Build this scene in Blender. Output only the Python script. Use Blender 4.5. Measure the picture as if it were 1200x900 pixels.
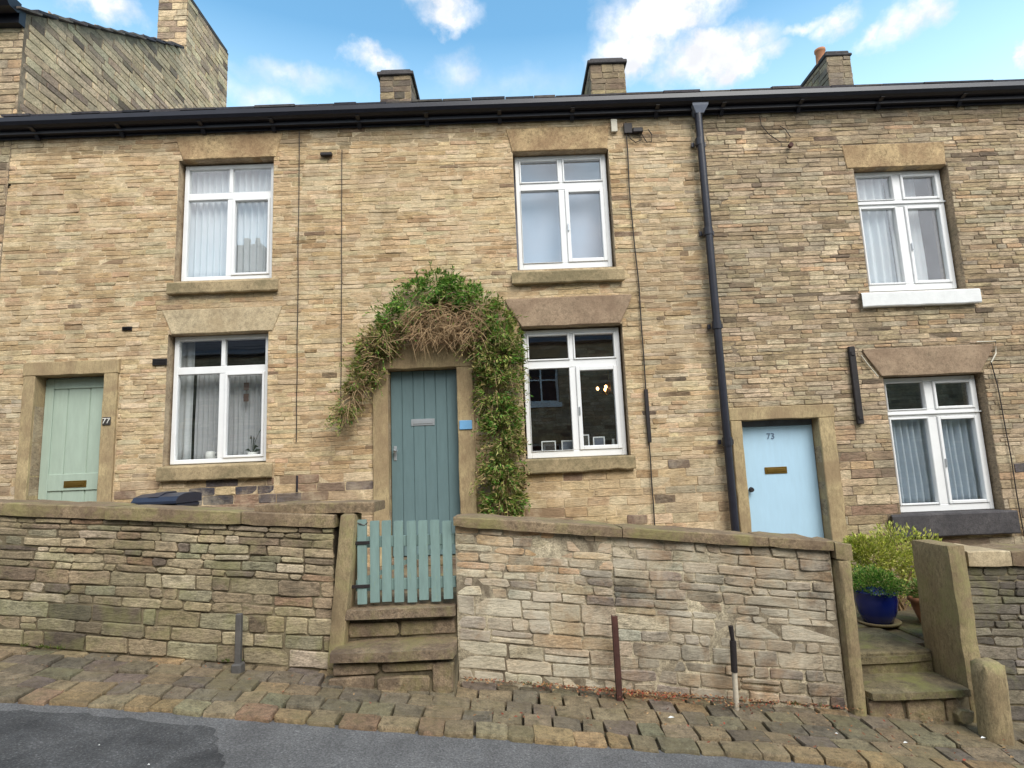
import bpy, math, random
from mathutils import Vector, Matrix, noise
random.seed(7)
R = random.random
def U(a, b): return a + (b - a) * random.random()
scene = bpy.context.scene
C = scene.collection
for o in list(bpy.data.objects): bpy.data.objects.remove(o)

# ------------------------------------------------------------------ helpers
def lin(c):
    return tuple(((v / 255) / 12.92 if v / 255 <= .04045 else ((v / 255 + .055) / 1.055) ** 2.4) for v in c)
def tag(o, label=None, cat=None, group=None, kind=None):
    if label: o['label'] = label
    if cat: o['category'] = cat
    if group: o['group'] = group
    if kind: o['kind'] = kind
    return o
def empty(name, loc, label, cat, group=None):
    o = bpy.data.objects.new(name, None); C.objects.link(o); o.location = loc
    o.empty_display_size = .1
    return tag(o, label, cat, group)

class MB:
    """collects geometry, material slots and per-point colours in world coordinates"""
    def __init__(s): s.v = []; s.f = []; s.c = []; s.m = []; s.sm = []
    def add(s, vs, fs, col=(1, 1, 1), mat=0, smooth=False):
        n = len(s.v); s.v += [tuple(p) for p in vs]
        s.f += [tuple(i + n for i in f) for f in fs]
        s.c += [col] * len(vs); s.m += [mat] * len(fs); s.sm += [smooth] * len(fs)
    def box(s, x0, x1, y0, y1, z0, z1, col=(1, 1, 1), mat=0, bev=0):
        if bev <= 0:
            vs = [(x, y, z) for x in (x0, x1) for y in (y0, y1) for z in (z0, z1)]
            fs = [(0, 1, 3, 2), (4, 6, 7, 5), (0, 4, 5, 1), (2, 3, 7, 6), (0, 2, 6, 4), (1, 5, 7, 3)]
            s.add(vs, fs, col, mat); return
        b = min(bev, (x1 - x0) * .45, (y1 - y0) * .45, (z1 - z0) * .45)
        X = (x0, x1); Y = (y0, y1); Z = (z0, z1); vs = []; idx = {}
        for i in (0, 1):
            for j in (0, 1):
                for k in (0, 1):
                    sx = b * (1 - 2 * i); sy = b * (1 - 2 * j); sz = b * (1 - 2 * k)
                    for t, p in enumerate(((X[i], Y[j] + sy, Z[k] + sz), (X[i] + sx, Y[j], Z[k] + sz), (X[i] + sx, Y[j] + sy, Z[k]))):
                        idx[i, j, k, t] = len(vs); vs.append(p)
        I = lambda i, j, k, t: idx[i, j, k, t]
        fs = []
        for a in (0, 1):
            fs.append([I(a, 0, 0, 0), I(a, 1, 0, 0), I(a, 1, 1, 0), I(a, 0, 1, 0)])
            fs.append([I(0, a, 0, 1), I(1, a, 0, 1), I(1, a, 1, 1), I(0, a, 1, 1)])
            fs.append([I(0, 0, a, 2), I(1, 0, a, 2), I(1, 1, a, 2), I(0, 1, a, 2)])
            for c in (0, 1):
                fs.append([I(a, c, 0, 0), I(a, c, 1, 0), I(a, c, 1, 1), I(a, c, 0, 1)])
                fs.append([I(a, 0, c, 0), I(a, 1, c, 0), I(a, 1, c, 2), I(a, 0, c, 2)])
                fs.append([I(0, a, c, 1), I(1, a, c, 1), I(1, a, c, 2), I(0, a, c, 2)])
                for e in (0, 1): fs.append([I(a, c, e, 0), I(a, c, e, 1), I(a, c, e, 2)])
        cen = Vector(((x0 + x1) / 2, (y0 + y1) / 2, (z0 + z1) / 2)); out = []
        for f in fs:
            p = [Vector(vs[i]) for i in f]; nn = (p[1] - p[0]).cross(p[2] - p[0])
            if nn.dot(p[0] - cen) < 0: f = f[::-1]
            out.append(f)
        s.add(vs, out, col, mat)
    def prism(s, pts, y0, y1, col=(1, 1, 1), mat=0):
        """pts: outline in (x, z), extruded from y0 (front) to y1 (back)"""
        n = len(pts)
        vs = [(x, y0, z) for x, z in pts] + [(x, y1, z) for x, z in pts]
        s.add(vs, [tuple(range(n)), tuple(range(2 * n - 1, n - 1, -1))] + [(i, i + n, (i + 1) % n + n, (i + 1) % n) for i in range(n)], col, mat)
    def prismx(s, pts, x0, x1, col=(1, 1, 1), mat=0):
        """pts: outline in (y, z), extruded along x"""
        n = len(pts)
        vs = [(x0, y, z) for y, z in pts] + [(x1, y, z) for y, z in pts]
        s.add(vs, [tuple(range(n)), tuple(range(2 * n - 1, n - 1, -1))] + [(i, i + n, (i + 1) % n + n, (i + 1) % n) for i in range(n)], col, mat)
    def tube(s, pts, rad, n=8, col=(1, 1, 1), mat=0, caps=True):
        pts = [Vector(p) for p in pts]
        rr = rad if isinstance(rad, (list, tuple)) else [rad] * len(pts)
        vs = []; fs = []
        up = Vector((0, 0, 1))
        for i, p in enumerate(pts):
            t = (pts[min(i + 1, len(pts) - 1)] - pts[max(i - 1, 0)]).normalized()
            a = t.cross(up if abs(t.z) < .95 else Vector((1, 0, 0))).normalized(); b = t.cross(a).normalized()
            for k in range(n):
                an = 2 * math.pi * k / n
                vs.append(p + rr[i] * (math.cos(an) * a + math.sin(an) * b))
        for i in range(len(pts) - 1):
            for k in range(n):
                fs.append((i * n + k, i * n + (k + 1) % n, (i + 1) * n + (k + 1) % n, (i + 1) * n + k))
        s.add(vs, fs, col, mat, True)
        if caps:
            s.add(vs[:n], [tuple(range(n))], col, mat); s.add(vs[-n:], [tuple(range(n))], col, mat)
    def lathe(s, cx, cy, prof, n=24, col=(1, 1, 1), mat=0):
        vs = []; fs = []
        for r, z in prof:
            for k in range(n):
                a = 2 * math.pi * k / n; vs.append((cx + r * math.cos(a), cy + r * math.sin(a), z))
        for i in range(len(prof) - 1):
            for k in range(n): fs.append((i * n + k, i * n + (k + 1) % n, (i + 1) * n + (k + 1) % n, (i + 1) * n + k))
        s.add(vs, fs, col, mat, True)
    def build(s, name, mats, parent=None, label=None):
        me = bpy.data.meshes.new(name); me.from_pydata(s.v, [], s.f)
        if not isinstance(mats, (list, tuple)): mats = [mats]
        for m in mats: me.materials.append(m)
        me.polygons.foreach_set('material_index', s.m)
        me.polygons.foreach_set('use_smooth', s.sm)
        a = me.color_attributes.new('tint', 'FLOAT_COLOR', 'POINT')
        flat = []
        for c in s.c: flat += [c[0], c[1], c[2], 1]
        a.data.foreach_set('color', flat)
        me.validate(); me.update()
        o = bpy.data.objects.new(name, me); C.objects.link(o)
        if parent is not None:
            o.parent = parent; o.matrix_parent_inverse = Matrix.Identity(4)
            off = Vector((0, 0, 0)); p = parent
            while p is not None: off += Vector(p.location); p = p.parent
            o.location = (0, 0, 0)
            me.transform(Matrix.Translation(-off))
        if label: o['label'] = label
        return o

# ------------------------------------------------------------------ materials
def newmat(name):
    m = bpy.data.materials.new(name); m.use_nodes = True
    nt = m.node_tree; b = nt.nodes['Principled BSDF']
    return m, nt, b
def nd(nt, t, **k):
    n = nt.nodes.new(t)
    for a, v in k.items():
        if a in n.inputs.keys() if isinstance(a, str) and not hasattr(n, a) else False: n.inputs[a].default_value = v
        else: setattr(n, a, v)
    return n
def noise_n(nt, vec, scale, detail=4, rough=.6, dist=0):
    n = nt.nodes.new('ShaderNodeTexNoise')
    n.inputs['Scale'].default_value = scale; n.inputs['Detail'].default_value = detail
    n.inputs['Roughness'].default_value = rough; n.inputs['Distortion'].default_value = dist
    nt.links.new(vec, n.inputs['Vector']); return n.outputs['Fac']
def ramp(nt, fac, stops):
    r = nt.nodes.new('ShaderNodeValToRGB'); e = r.color_ramp.elements
    while len(e) < len(stops): e.new(.5)
    for i, (p, c) in enumerate(stops):
        e[i].position = p; e[i].color = (c, c, c, 1) if not isinstance(c, (tuple, list)) else (*c, 1)
    nt.links.new(fac, r.inputs['Fac']); return r.outputs['Color']
def mix(nt, fac, a, b, mode='MIX'):
    m = nt.nodes.new('ShaderNodeMix'); m.data_type = 'RGBA'; m.blend_type = mode
    for sock, v in ((0, fac), (6, a), (7, b)):
        if isinstance(v, (int, float)): m.inputs[sock].default_value = v
        elif isinstance(v, tuple): m.inputs[sock].default_value = (*v, 1)
        else: nt.links.new(v, m.inputs[sock])
    return m.outputs[2]
def coords(nt, sc=(1, 1, 1)):
    g = nt.nodes.new('ShaderNodeNewGeometry')   # world position: every wall continues its own weathering
    m = nt.nodes.new('ShaderNodeMapping'); m.inputs['Scale'].default_value = sc
    nt.links.new(g.outputs['Position'], m.inputs['Vector']); return m.outputs['Vector']
def bump(nt, b, h, strength, dist):
    n = nt.nodes.new('ShaderNodeBump'); n.inputs['Strength'].default_value = strength; n.inputs['Distance'].default_value = dist
    nt.links.new(h, n.inputs['Height']); nt.links.new(n.outputs['Normal'], b.inputs['Normal'])

def stone_mat(name, base=(1, 1, 1), use_tint=True, mott=.35, stain=None, stain_amt=.0, stain_sc=1.2, moss=None, moss_amt=0, b_sc=45, b_st=.6, b_d=.012, streak=(1, 1, 1)):
    m, nt, b = newmat(name); b.inputs['Roughness'].default_value = .92
    b.inputs['Specular IOR Level'].default_value = .25
    v = coords(nt); vs = coords(nt, streak)
    if use_tint:
        a = nt.nodes.new('ShaderNodeAttribute'); a.attribute_name = 'tint'
        col = mix(nt, 1.0, a.outputs['Color'], base, 'MULTIPLY')
    else:
        col = mix(nt, 0.0, base, base)
    n1 = ramp(nt, noise_n(nt, vs, 24, 6, .75), [(.36, 1 - mott), (.50, 1.0), (.64, 1 + mott * .45)])
    col = mix(nt, 1.0, col, n1, 'MULTIPLY')
    n2 = ramp(nt, noise_n(nt, v, 4, 4, .6), [(.36, 1 - mott * .5), (.64, 1 + mott * .2)])
    col = mix(nt, 1.0, col, n2, 'MULTIPLY')
    n3 = ramp(nt, noise_n(nt, vs, 95, 4, .8), [(.38, 1 - mott * .8), (.62, 1 + mott * .35)])
    col = mix(nt, 1.0, col, n3, 'MULTIPLY')
    if stain:
        f = ramp(nt, noise_n(nt, v, stain_sc, 6, .65, .6), [(.42, 0), (.62, stain_amt)])
        col = mix(nt, f, col, stain)
    if moss:
        f = ramp(nt, noise_n(nt, v, 3.3, 7, .7, .4), [(.48, 0), (.64, moss_amt)])
        col = mix(nt, f, col, moss)
    nt.links.new(col, b.inputs['Base Color'])
    h = noise_n(nt, vs, b_sc, 8, .75)
    bump(nt, b, h, b_st, b_d)
    return m

def paint_mat(name, col, rough=.5, dirt=.12, b_st=.15, grain=(1, 1, 1), spec=.4, chips=None):
    m, nt, b = newmat(name); b.inputs['Roughness'].default_value = rough
    b.inputs['Specular IOR Level'].default_value = spec
    v = coords(nt, grain)
    f = ramp(nt, noise_n(nt, v, 7, 6, .65), [(.3, 1 - dirt), (.7, 1.0)])
    c = mix(nt, 1.0, col, f, 'MULTIPLY')
    if chips:
        g = ramp(nt, noise_n(nt, v, 22, 7, .7), [(.62, 0), (.68, 1)]); c = mix(nt, g, c, chips)
    nt.links.new(c, b.inputs['Base Color'])
    bump(nt, b, noise_n(nt, v, 60, 5, .6), b_st, .004)
    return m

M = {}
M['wall'] = stone_mat('coursed_sandstone', (.97, .95, .98), mott=.42, stain=lin((172, 144, 110)), stain_amt=.4, stain_sc=1.4, moss=lin((222, 204, 172)), moss_amt=.35, b_st=1.0, streak=(.35, 1, 1.6))
M['wall_grey'] = stone_mat('weathered_sandstone', (1.09, 1.05, 1.07), mott=.5, stain=lin((128, 114, 98)), stain_amt=.4, stain_sc=1.1, moss=lin((142, 136, 100)), moss_amt=.2, b_st=1.0, streak=(.35, 1, 1.6))
M['mortar'] = stone_mat('lime_mortar', lin((216, 194, 158)), False, mott=.35, stain=lin((150, 126, 96)), stain_amt=.8, stain_sc=3.5, b_sc=80)
M['mortar_dark'] = stone_mat('weathered_mortar', lin((164, 146, 122)), False, mott=.4, stain=lin((96, 84, 70)), stain_amt=.8, stain_sc=2.5, b_sc=80)
M['dressed'] = stone_mat('dressed_sandstone', lin((190, 164, 124)), False, mott=.42, stain=lin((132, 104, 78)), stain_amt=.7, stain_sc=2.2, b_sc=30, b_st=.4, b_d=.01)
M['dressed_pink'] = stone_mat('dressed_brown_sandstone', lin((160, 138, 114)), False, mott=.3, stain=lin((120, 98, 80)), stain_amt=.6, stain_sc=1.8, b_sc=30, b_st=.4, b_d=.01)
M['dressed_pale'] = stone_mat('dressed_pale_sandstone', lin((192, 174, 142)), False, mott=.35, stain=lin((150, 130, 100)), stain_amt=.6, stain_sc=2.4, b_sc=30, b_st=.4, b_d=.01)
M['jamb'] = stone_mat('door_surround_sandstone', lin((180, 160, 122)), False, mott=.3, stain=lin((138, 116, 90)), stain_amt=.7, stain_sc=2.0, b_sc=30, b_st=.4, b_d=.01, streak=(2, 2, .6))
M['sill'] = stone_mat('sill_stone', lin((172, 152, 118)), False, mott=.3, stain=lin((96, 90, 66)), stain_amt=.6, stain_sc=3, b_sc=30)
M['sill_dark'] = stone_mat('sooty_sill_stone', lin((88, 84, 84)), False, mott=.35, stain=lin((60, 58, 60)), stain_amt=.6, stain_sc=3, b_sc=30)
M['garden'] = stone_mat('garden_wall_stone', mott=.5, stain=lin((112, 104, 86)), stain_amt=.4, stain_sc=1.6, moss=lin((134, 132, 84)), moss_amt=.4, b_sc=32, b_st=.8, b_d=.018, streak=(.6, 1, 1.7))
M['limed'] = stone_mat('limed_garden_wall_stone', mott=.5, stain=lin((212, 200, 176)), stain_amt=.65, stain_sc=1.5, moss=lin((164, 128, 90)), moss_amt=.45, b_sc=32, b_st=.8, b_d=.018, streak=(.6, 1, 1.7))
M['joint'] = stone_mat('earthy_joint', lin((84, 74, 58)), False, mott=.5, stain=lin((140, 128, 102)), stain_amt=.8, stain_sc=2.2, b_sc=60)
M['joint_lime'] = stone_mat('old_lime_joint', lin((196, 182, 154)), False, mott=.5, stain=lin((92, 80, 66)), stain_amt=.85, stain_sc=2.6, b_sc=60)
M['coping'] = stone_mat('coping_stone', lin((146, 126, 100)), False, mott=.42, stain=lin((106, 88, 72)), stain_amt=.6, stain_sc=2.2, moss=lin((140, 134, 84)), moss_amt=.6, b_sc=24, b_st=.7, b_d=.015)
M['post'] = stone_mat('gate_post_stone', lin((160, 142, 108)), False, mott=.35, stain=lin((122, 104, 80)), stain_amt=.7, stain_sc=2.5, moss=lin((144, 140, 92)), moss_amt=.6, b_sc=26, b_st=.7, b_d=.015, streak=(1.6, 1.6, .6))
M['step'] = stone_mat('worn_step_stone', lin((142, 122, 98)), False, mott=.5, stain=lin((92, 76, 62)), stain_amt=.75, stain_sc=2.6, moss=lin((132, 124, 80)), moss_amt=.6, b_sc=22, b_st=.8, b_d=.018)
M['step_green'] = stone_mat('mossy_step_stone', lin((128, 116, 88)), False, mott=.45, stain=lin((84, 74, 60)), stain_amt=.7, stain_sc=3, moss=lin((122, 122, 70)), moss_amt=.7, b_sc=22, b_st=.8, b_d=.018)
M['sett'] = stone_mat('paving_sett_stone', mott=.5, stain=lin((92, 80, 62)), stain_amt=.5, stain_sc=4, moss=lin((122, 110, 76)), moss_amt=.4, b_sc=30, b_st=.8, b_d=.014)
for k in ('sett', 'step'):
    M[k].node_tree.nodes['Principled BSDF'].inputs['Roughness'].default_value = .55; M[k].node_tree.nodes['Principled BSDF'].inputs['Specular IOR Level'].default_value = .4
M['dirt'] = stone_mat('joint_dirt', lin((66, 57, 45)), False, mott=.5, moss=lin((110, 104, 62)), moss_amt=.5, b_sc=50, b_st=1, b_d=.02)
M['ground'] = stone_mat('earth', lin((92, 84, 62)), False, mott=.4, b_sc=10)
M['slate'] = stone_mat('roof_stone_slate', (1, 1, 1), True, mott=.35, b_sc=30)
M['black'] = paint_mat('black_gutter_paint', lin((24, 24, 34)), .4, .4, .3)
M['pipe'] = paint_mat('black_pipe_paint', lin((42, 42, 52)), .38, .4, .3)
M['hopper'] = paint_mat('grey_hopper_paint', lin((104, 110, 124)), .5, .4, .3)
M['white'] = paint_mat('white_window_paint', (.80, .80, .79), .35, .07, .05)
M['white_sill'] = paint_mat('white_sill_paint', (.78, .78, .76), .5, .15, .4)
M['teal'] = paint_mat('teal_door_paint', lin((102, 124, 126)), .42, .14, .12, (3, 3, .5))
M['mint'] = paint_mat('mint_door_paint', lin((168, 184, 168)), .5, .14, .12, (3, 3, .5))
M['sky_door'] = paint_mat('pale_blue_door_paint', lin((176, 208, 228)), .42, .08, .1, (3, 3, .5))
M['gate'] = paint_mat('weathered_green_gate_paint', lin((128, 152, 146)), .65, .28, .4, (3, 3, .5), chips=lin((128, 148, 128)))
M['iron'] = paint_mat('dark_iron', lin((42, 36, 36)), .6, .5, .6)
M['rust'] = paint_mat('rusty_iron', lin((84, 52, 44)), .8, .5, .8)
M['greyiron'] = paint_mat('weathered_grey_iron', lin((92, 88, 84)), .7, .5, .8)
M['flaky'] = paint_mat('flaking_white_paint', lin((196, 184, 164)), .7, .35, .8, chips=lin((110, 76, 54)))
M['brass'] = paint_mat('tarnished_brass', lin((150, 120, 60)), .35, .3, .2); M['brass'].node_tree.nodes['Principled BSDF'].inputs['Metallic'].default_value = .8
M['steel'] = paint_mat('satin_steel', lin((196, 200, 204)), .3, .1, .1); M['steel'].node_tree.nodes['Principled BSDF'].inputs['Metallic'].default_value = .6
M['cable'] = paint_mat('dark_cable', lin((58, 50, 44)), .7, .3, .2)
M['cable_white'] = paint_mat('dirty_white_cable', lin((206, 198, 180)), .6, .2, .2)
M['plaque_blue'] = paint_mat('blue_plaque_enamel', lin((120, 172, 214)), .35, .12, .1)
M['plaque_dark'] = paint_mat('dark_plaque', lin((62, 58, 54)), .5, .2, .2)
M['numeral'] = paint_mat('white_numeral', lin((224, 220, 210)), .5, .1, .1)
M['numeral_grey'] = paint_mat('grey_numeral', lin((106, 124, 148)), .4, .1, .1)
M['cobalt'] = paint_mat('cobalt_glaze', lin((24, 40, 116)), .14, .2, .05, spec=.7)
M['terracotta'] = paint_mat('terracotta', lin((186, 128, 92)), .8, .3, .5)
M['bin'] = paint_mat('blue_grey_bin_plastic', lin((44, 50, 66)), .38, .25, .2)
M['rubber'] = paint_mat('black_rubber', lin((28, 28, 28)), .8, .2, .2)
M['clay_white'] = paint_mat('white_glazed_pot', (.78, .77, .74), .25, .05, .05)
M['room'] = paint_mat('room_plaster', lin((120, 112, 104)), .9, .2, .1)
M['room_dark'] = paint_mat('room_dark_plaster', lin((128, 88, 64)), .9, .3, .1)
M['soil'] = M['dirt']
M['bark'] = paint_mat('climber_stem_bark', lin((180, 150, 112)), .9, .4, .8)

def asphalt(name, c0, c1, sp):
    m, nt, b = newmat(name); b.inputs['Roughness'].default_value = .8
    v = coords(nt)
    f = ramp(nt, noise_n(nt, v, 3.0, 6, .65, .4), [(.36, c0), (.64, c1)])
    g = ramp(nt, noise_n(nt, v, 85, 4, .8), [(.36, .5), (.50, .9), (.60, 1.3), (.70, sp)])
    c = mix(nt, 1.0, f, g, 'MULTIPLY')
    nt.links.new(c, b.inputs['Base Color'])
    bump(nt, b, noise_n(nt, v, 140, 4, .8), .9, .012)
    return m
M['asphalt'] = asphalt('asphalt', (.135, .127, .122), (.20, .19, .182), 2.2)
M['asphalt_old'] = asphalt('asphalt_patch', (.052, .049, .048), (.12, .114, .110), 3.2)

def glass_mat():
    m = bpy.data.materials.new('window_glass'); m.use_nodes = True; nt = m.node_tree
    nt.nodes.clear(); out = nt.nodes.new('ShaderNodeOutputMaterial')
    g = nt.nodes.new('ShaderNodeBsdfGlossy'); g.inputs['Roughness'].default_value = .0; g.inputs['Color'].default_value = (.93, .95, 1, 1)
    t = nt.nodes.new('ShaderNodeBsdfTransparent'); t.inputs['Color'].default_value = (.985, .995, .99, 1)
    lw = nt.nodes.new('ShaderNodeLayerWeight'); lw.inputs['Blend'].default_value = .5
    pw = nt.nodes.new('ShaderNodeMath'); pw.operation = 'POWER'; pw.inputs[1].default_value = 5; nt.links.new(lw.outputs['Facing'], pw.inputs[0])
    a = nt.nodes.new('ShaderNodeMath'); a.operation = 'MULTIPLY_ADD'; a.inputs[1].default_value = .88; a.inputs[2].default_value = .115
    nt.links.new(pw.outputs[0], a.inputs[0])
    mx = nt.nodes.new('ShaderNodeMixShader'); nt.links.new(a.outputs[0], mx.inputs[0])
    nt.links.new(t.outputs[0], mx.inputs[1]); nt.links.new(g.outputs[0], mx.inputs[2]); nt.links.new(mx.outputs[0], out.inputs[0])
    v = coords(nt); bn = nt.nodes.new('ShaderNodeBump'); bn.inputs['Strength'].default_value = .05; bn.inputs['Distance'].default_value = .01
    nt.links.new(noise_n(nt, v, 3.5, 1, .4), bn.inputs['Height']); nt.links.new(bn.outputs[0], g.inputs['Normal'])
    return m
M['glass'] = glass_mat()
def cloth(name, col, alpha=.25):
    m = bpy.data.materials.new(name); m.use_nodes = True; nt = m.node_tree; nt.nodes.clear()
    out = nt.nodes.new('ShaderNodeOutputMaterial'); d = nt.nodes.new('ShaderNodeBsdfDiffuse'); d.inputs['Color'].default_value = (*col, 1)
    tl = nt.nodes.new('ShaderNodeBsdfTranslucent'); tl.inputs['Color'].default_value = (*col, 1)
    m1 = nt.nodes.new('ShaderNodeMixShader'); m1.inputs[0].default_value = .3
    nt.links.new(d.outputs[0], m1.inputs[1]); nt.links.new(tl.outputs[0], m1.inputs[2])
    t = nt.nodes.new('ShaderNodeBsdfTransparent'); m2 = nt.nodes.new('ShaderNodeMixShader'); m2.inputs[0].default_value = alpha
    nt.links.new(m1.outputs[0], m2.inputs[1]); nt.links.new(t.outputs[0], m2.inputs[2]); nt.links.new(m2.outputs[0], out.inputs[0])
    return m
M['net'] = cloth('white_net_cloth', (.82, .84, .86), .12)
M['net_grey'] = cloth('grey_net_cloth', (.62, .62, .64), .12)
M['net_blue'] = cloth('pleated_net_cloth', (.70, .77, .85), .06)
M['blind'] = cloth('pale_blind_cloth', (.50, .54, .64), .0)
def leaf_mat(name, tr=.25):
    m, nt, b = newmat(name); a = nt.nodes.new('ShaderNodeAttribute'); a.attribute_name = 'tint'
    v = coords(nt); n = ramp(nt, noise_n(nt, v, 60, 2, .5), [(.3, .75), (.7, 1.2)])
    c = mix(nt, 1.0, a.outputs['Color'], n, 'MULTIPLY'); nt.links.new(c, b.inputs['Base Color'])
    b.inputs['Roughness'].default_value = .55; b.inputs['Specular IOR Level'].default_value = .3
    tl = nt.nodes.new('ShaderNodeBsdfTranslucent'); nt.links.new(c, tl.inputs['Color'])
    mx = nt.nodes.new('ShaderNodeMixShader'); mx.inputs[0].default_value = tr
    out = [x for x in nt.nodes if x.type == 'OUTPUT_MATERIAL'][0]
    nt.links.new(b.outputs[0], mx.inputs[1]); nt.links.new(tl.outputs[0], mx.inputs[2]); nt.links.new(mx.outputs[0], out.inputs[0])
    return m
M['leaf'] = leaf_mat('leaf'); M['litter'] = leaf_mat('fallen_leaf', .05)
def emit(name, col, st):
    m, nt, b = newmat(name); b.inputs['Emission Color'].default_value = (*col, 1); b.inputs['Emission Strength'].default_value = st; return m
M['bulb'] = emit('lit_bulb', (1, .50, .18), 6)

# ------------------------------------------------------------------ stones
def stone(mb, u0, u1, v0, v1, T, d, col, rnd=.012, jit=.004, h0=-.004, cen_t=.004, mat=0, e=.006):
    w = u1 - u0; h = v1 - v0
    r = min(rnd * U(.5, 1.5), w * .3, h * .35)
    base = [(u0 + r, v0), (u1 - r, v0), (u1, v0 + r), (u1, v1 - r), (u1 - r, v1), (u0 + r, v1), (u0, v1 - r), (u0, v0 + r)]
    if w > .2:
        base.insert(1, ((u0 + u1) / 2 + U(-.03, .03), v0)); base.insert(6, ((u0 + u1) / 2 + U(-.03, .03), v1))
    j = min(jit, h * .12)
    base = [(a + U(-j, j), b + U(-j, j)) for a, b in base]
    cu = (u0 + u1) / 2; cv = (v0 + v1) / 2
    tx = U(-cen_t, cen_t) / max(w, .05) * 2; tz = U(-cen_t, cen_t) / max(h, .03)
    rings = []
    for q, (ins, hh) in enumerate(((0, h0), (e * .35, d * .7), (e * 1.3, d))):
        ring = []
        for a, b in base:
            ku = max(0, 1 - ins / (w / 2)); kv = max(0, 1 - ins / (h / 2))
            a2 = cu + (a - cu) * ku; b2 = cv + (b - cv) * kv
            ex = 0 if q == 0 else (a2 - cu) * tx + (b2 - cv) * tz
            ring.append(T(a2, b2, max(hh + ex, h0)))
        rings.append(ring)
    n = len(base); fs = []
    for q in (0, 1):
        for i in range(n): fs.append((q * n + i, q * n + (i + 1) % n, (q + 1) * n + (i + 1) % n, (q + 1) * n + i))
    fs.append(tuple(2 * n + i for i in range(n)))
    mb.add([p for r_ in rings for p in r_], fs, col, mat)

def pick(pal, var=.12):
    c = random.choices([p[0] for p in pal], [p[1] for p in pal])[0]
    k = U(1 - var, 1 + var); return tuple(v * k * U(.97, 1.03) for v in lin(c))
TAN = [((218, 194, 150), 6), ((210, 184, 140), 6), ((224, 202, 162), 5), ((202, 172, 128), 4), ((212, 180, 142), 2), ((180, 150, 110), 1.3), ((136, 114, 90), .4), ((206, 190, 150), 2)]
GREY = [((202, 182, 148), 5), ((190, 170, 134), 5), ((210, 192, 158), 4), ((178, 158, 124), 4), ((188, 174, 146), 3), ((154, 134, 106), 1.4), ((122, 106, 88), .6), ((198, 168, 130), 2)]
DARKB = [((104, 96, 94), 4), ((134, 114, 98), 3), ((178, 154, 122), 3), ((156, 128, 106), 4), ((84, 82, 86), 1.5), ((196, 174, 138), 3)]
GARD = [((180, 162, 128), 4), ((166, 148, 116), 4), ((190, 174, 138), 3), ((152, 134, 108), 3), ((164, 156, 124), 2), ((198, 182, 152), 2), ((166, 138, 108), 1), ((130, 116, 98), 1)]
GARDR = [((186, 170, 140), 4), ((176, 160, 132), 4), ((196, 182, 152), 3), ((180, 154, 120), 2), ((166, 154, 134), 2.5), ((152, 138, 122), 1.2), ((180, 172, 150), 1.5)]

def subtract(rects, bl):
    out = []
    for (a0, a1, b0, b1) in rects:
        c0, c1, d0, d1 = bl
        if a1 <= c0 or a0 >= c1 or b1 <= d0 or b0 >= d1: out.append((a0, a1, b0, b1)); continue
        if a0 < c0: out.append((a0, c0, b0, b1))
        if a1 > c1: out.append((c1, a1, b0, b1))
        m0, m1 = max(a0, c0), min(a1, c1)
        if b0 < d0: out.append((m0, m1, b0, d0))
        if b1 > d1: out.append((m0, m1, d1, b1))
    return out

def course_list(z0, z1, lo, hi, zbig=-99, blo=.09, bhi=.12):
    zs = [z0]
    while zs[-1] < z1 - .03:
        zs.append(zs[-1] + (U(blo, bhi) if zs[-1] < zbig else U(lo, hi)))
    zs[-1] = z1; return zs

def holes_wall(mb, x0, x1, z0, z1, holes, yf, yb, mat_w=1, mat_r=2, T=lambda x, y, z: (x, y, z)):
    xs = sorted({x0, x1, *[h[0] for h in holes], *[h[1] for h in holes]}); xs = [x for x in xs if x0 <= x <= x1]
    zs = sorted({z0, z1, *[h[2] for h in holes], *[h[3] for h in holes]}); zs = [z for z in zs if z0 <= z <= z1]
    for i in range(len(xs) - 1):
        for k in range(len(zs) - 1):
            cx = (xs[i] + xs[i + 1]) / 2; cz = (zs[k] + zs[k + 1]) / 2
            if any(h[0] < cx < h[1] and h[2] < cz < h[3] for h in holes): continue
            a, b, c, d = xs[i], xs[i + 1], zs[k], zs[k + 1]
            mb.add([T(a, yf, c), T(b, yf, c), T(b, yf, d), T(a, yf, d)], [(0, 1, 2, 3)], mat=mat_w)
            mb.add([T(a, yb, c), T(b, yb, c), T(b, yb, d), T(a, yb, d)], [(3, 2, 1, 0)], mat=mat_w)
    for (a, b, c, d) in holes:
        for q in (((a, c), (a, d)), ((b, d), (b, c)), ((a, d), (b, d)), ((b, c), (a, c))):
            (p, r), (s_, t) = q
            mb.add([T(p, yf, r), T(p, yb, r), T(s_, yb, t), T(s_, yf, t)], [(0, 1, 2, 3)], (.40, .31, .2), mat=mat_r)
    for xx in (x0, x1): mb.add([T(xx, yf, z0), T(xx, yb, z0), T(xx, yb, z1), T(xx, yf, z1)], [(0, 1, 2, 3)], mat=mat_w)
    mb.add([T(x0, yf, z1), T(x1, yf, z1), T(x1, yb, z1), T(x0, yb, z1)], [(0, 1, 2, 3)], mat=mat_w)

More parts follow.
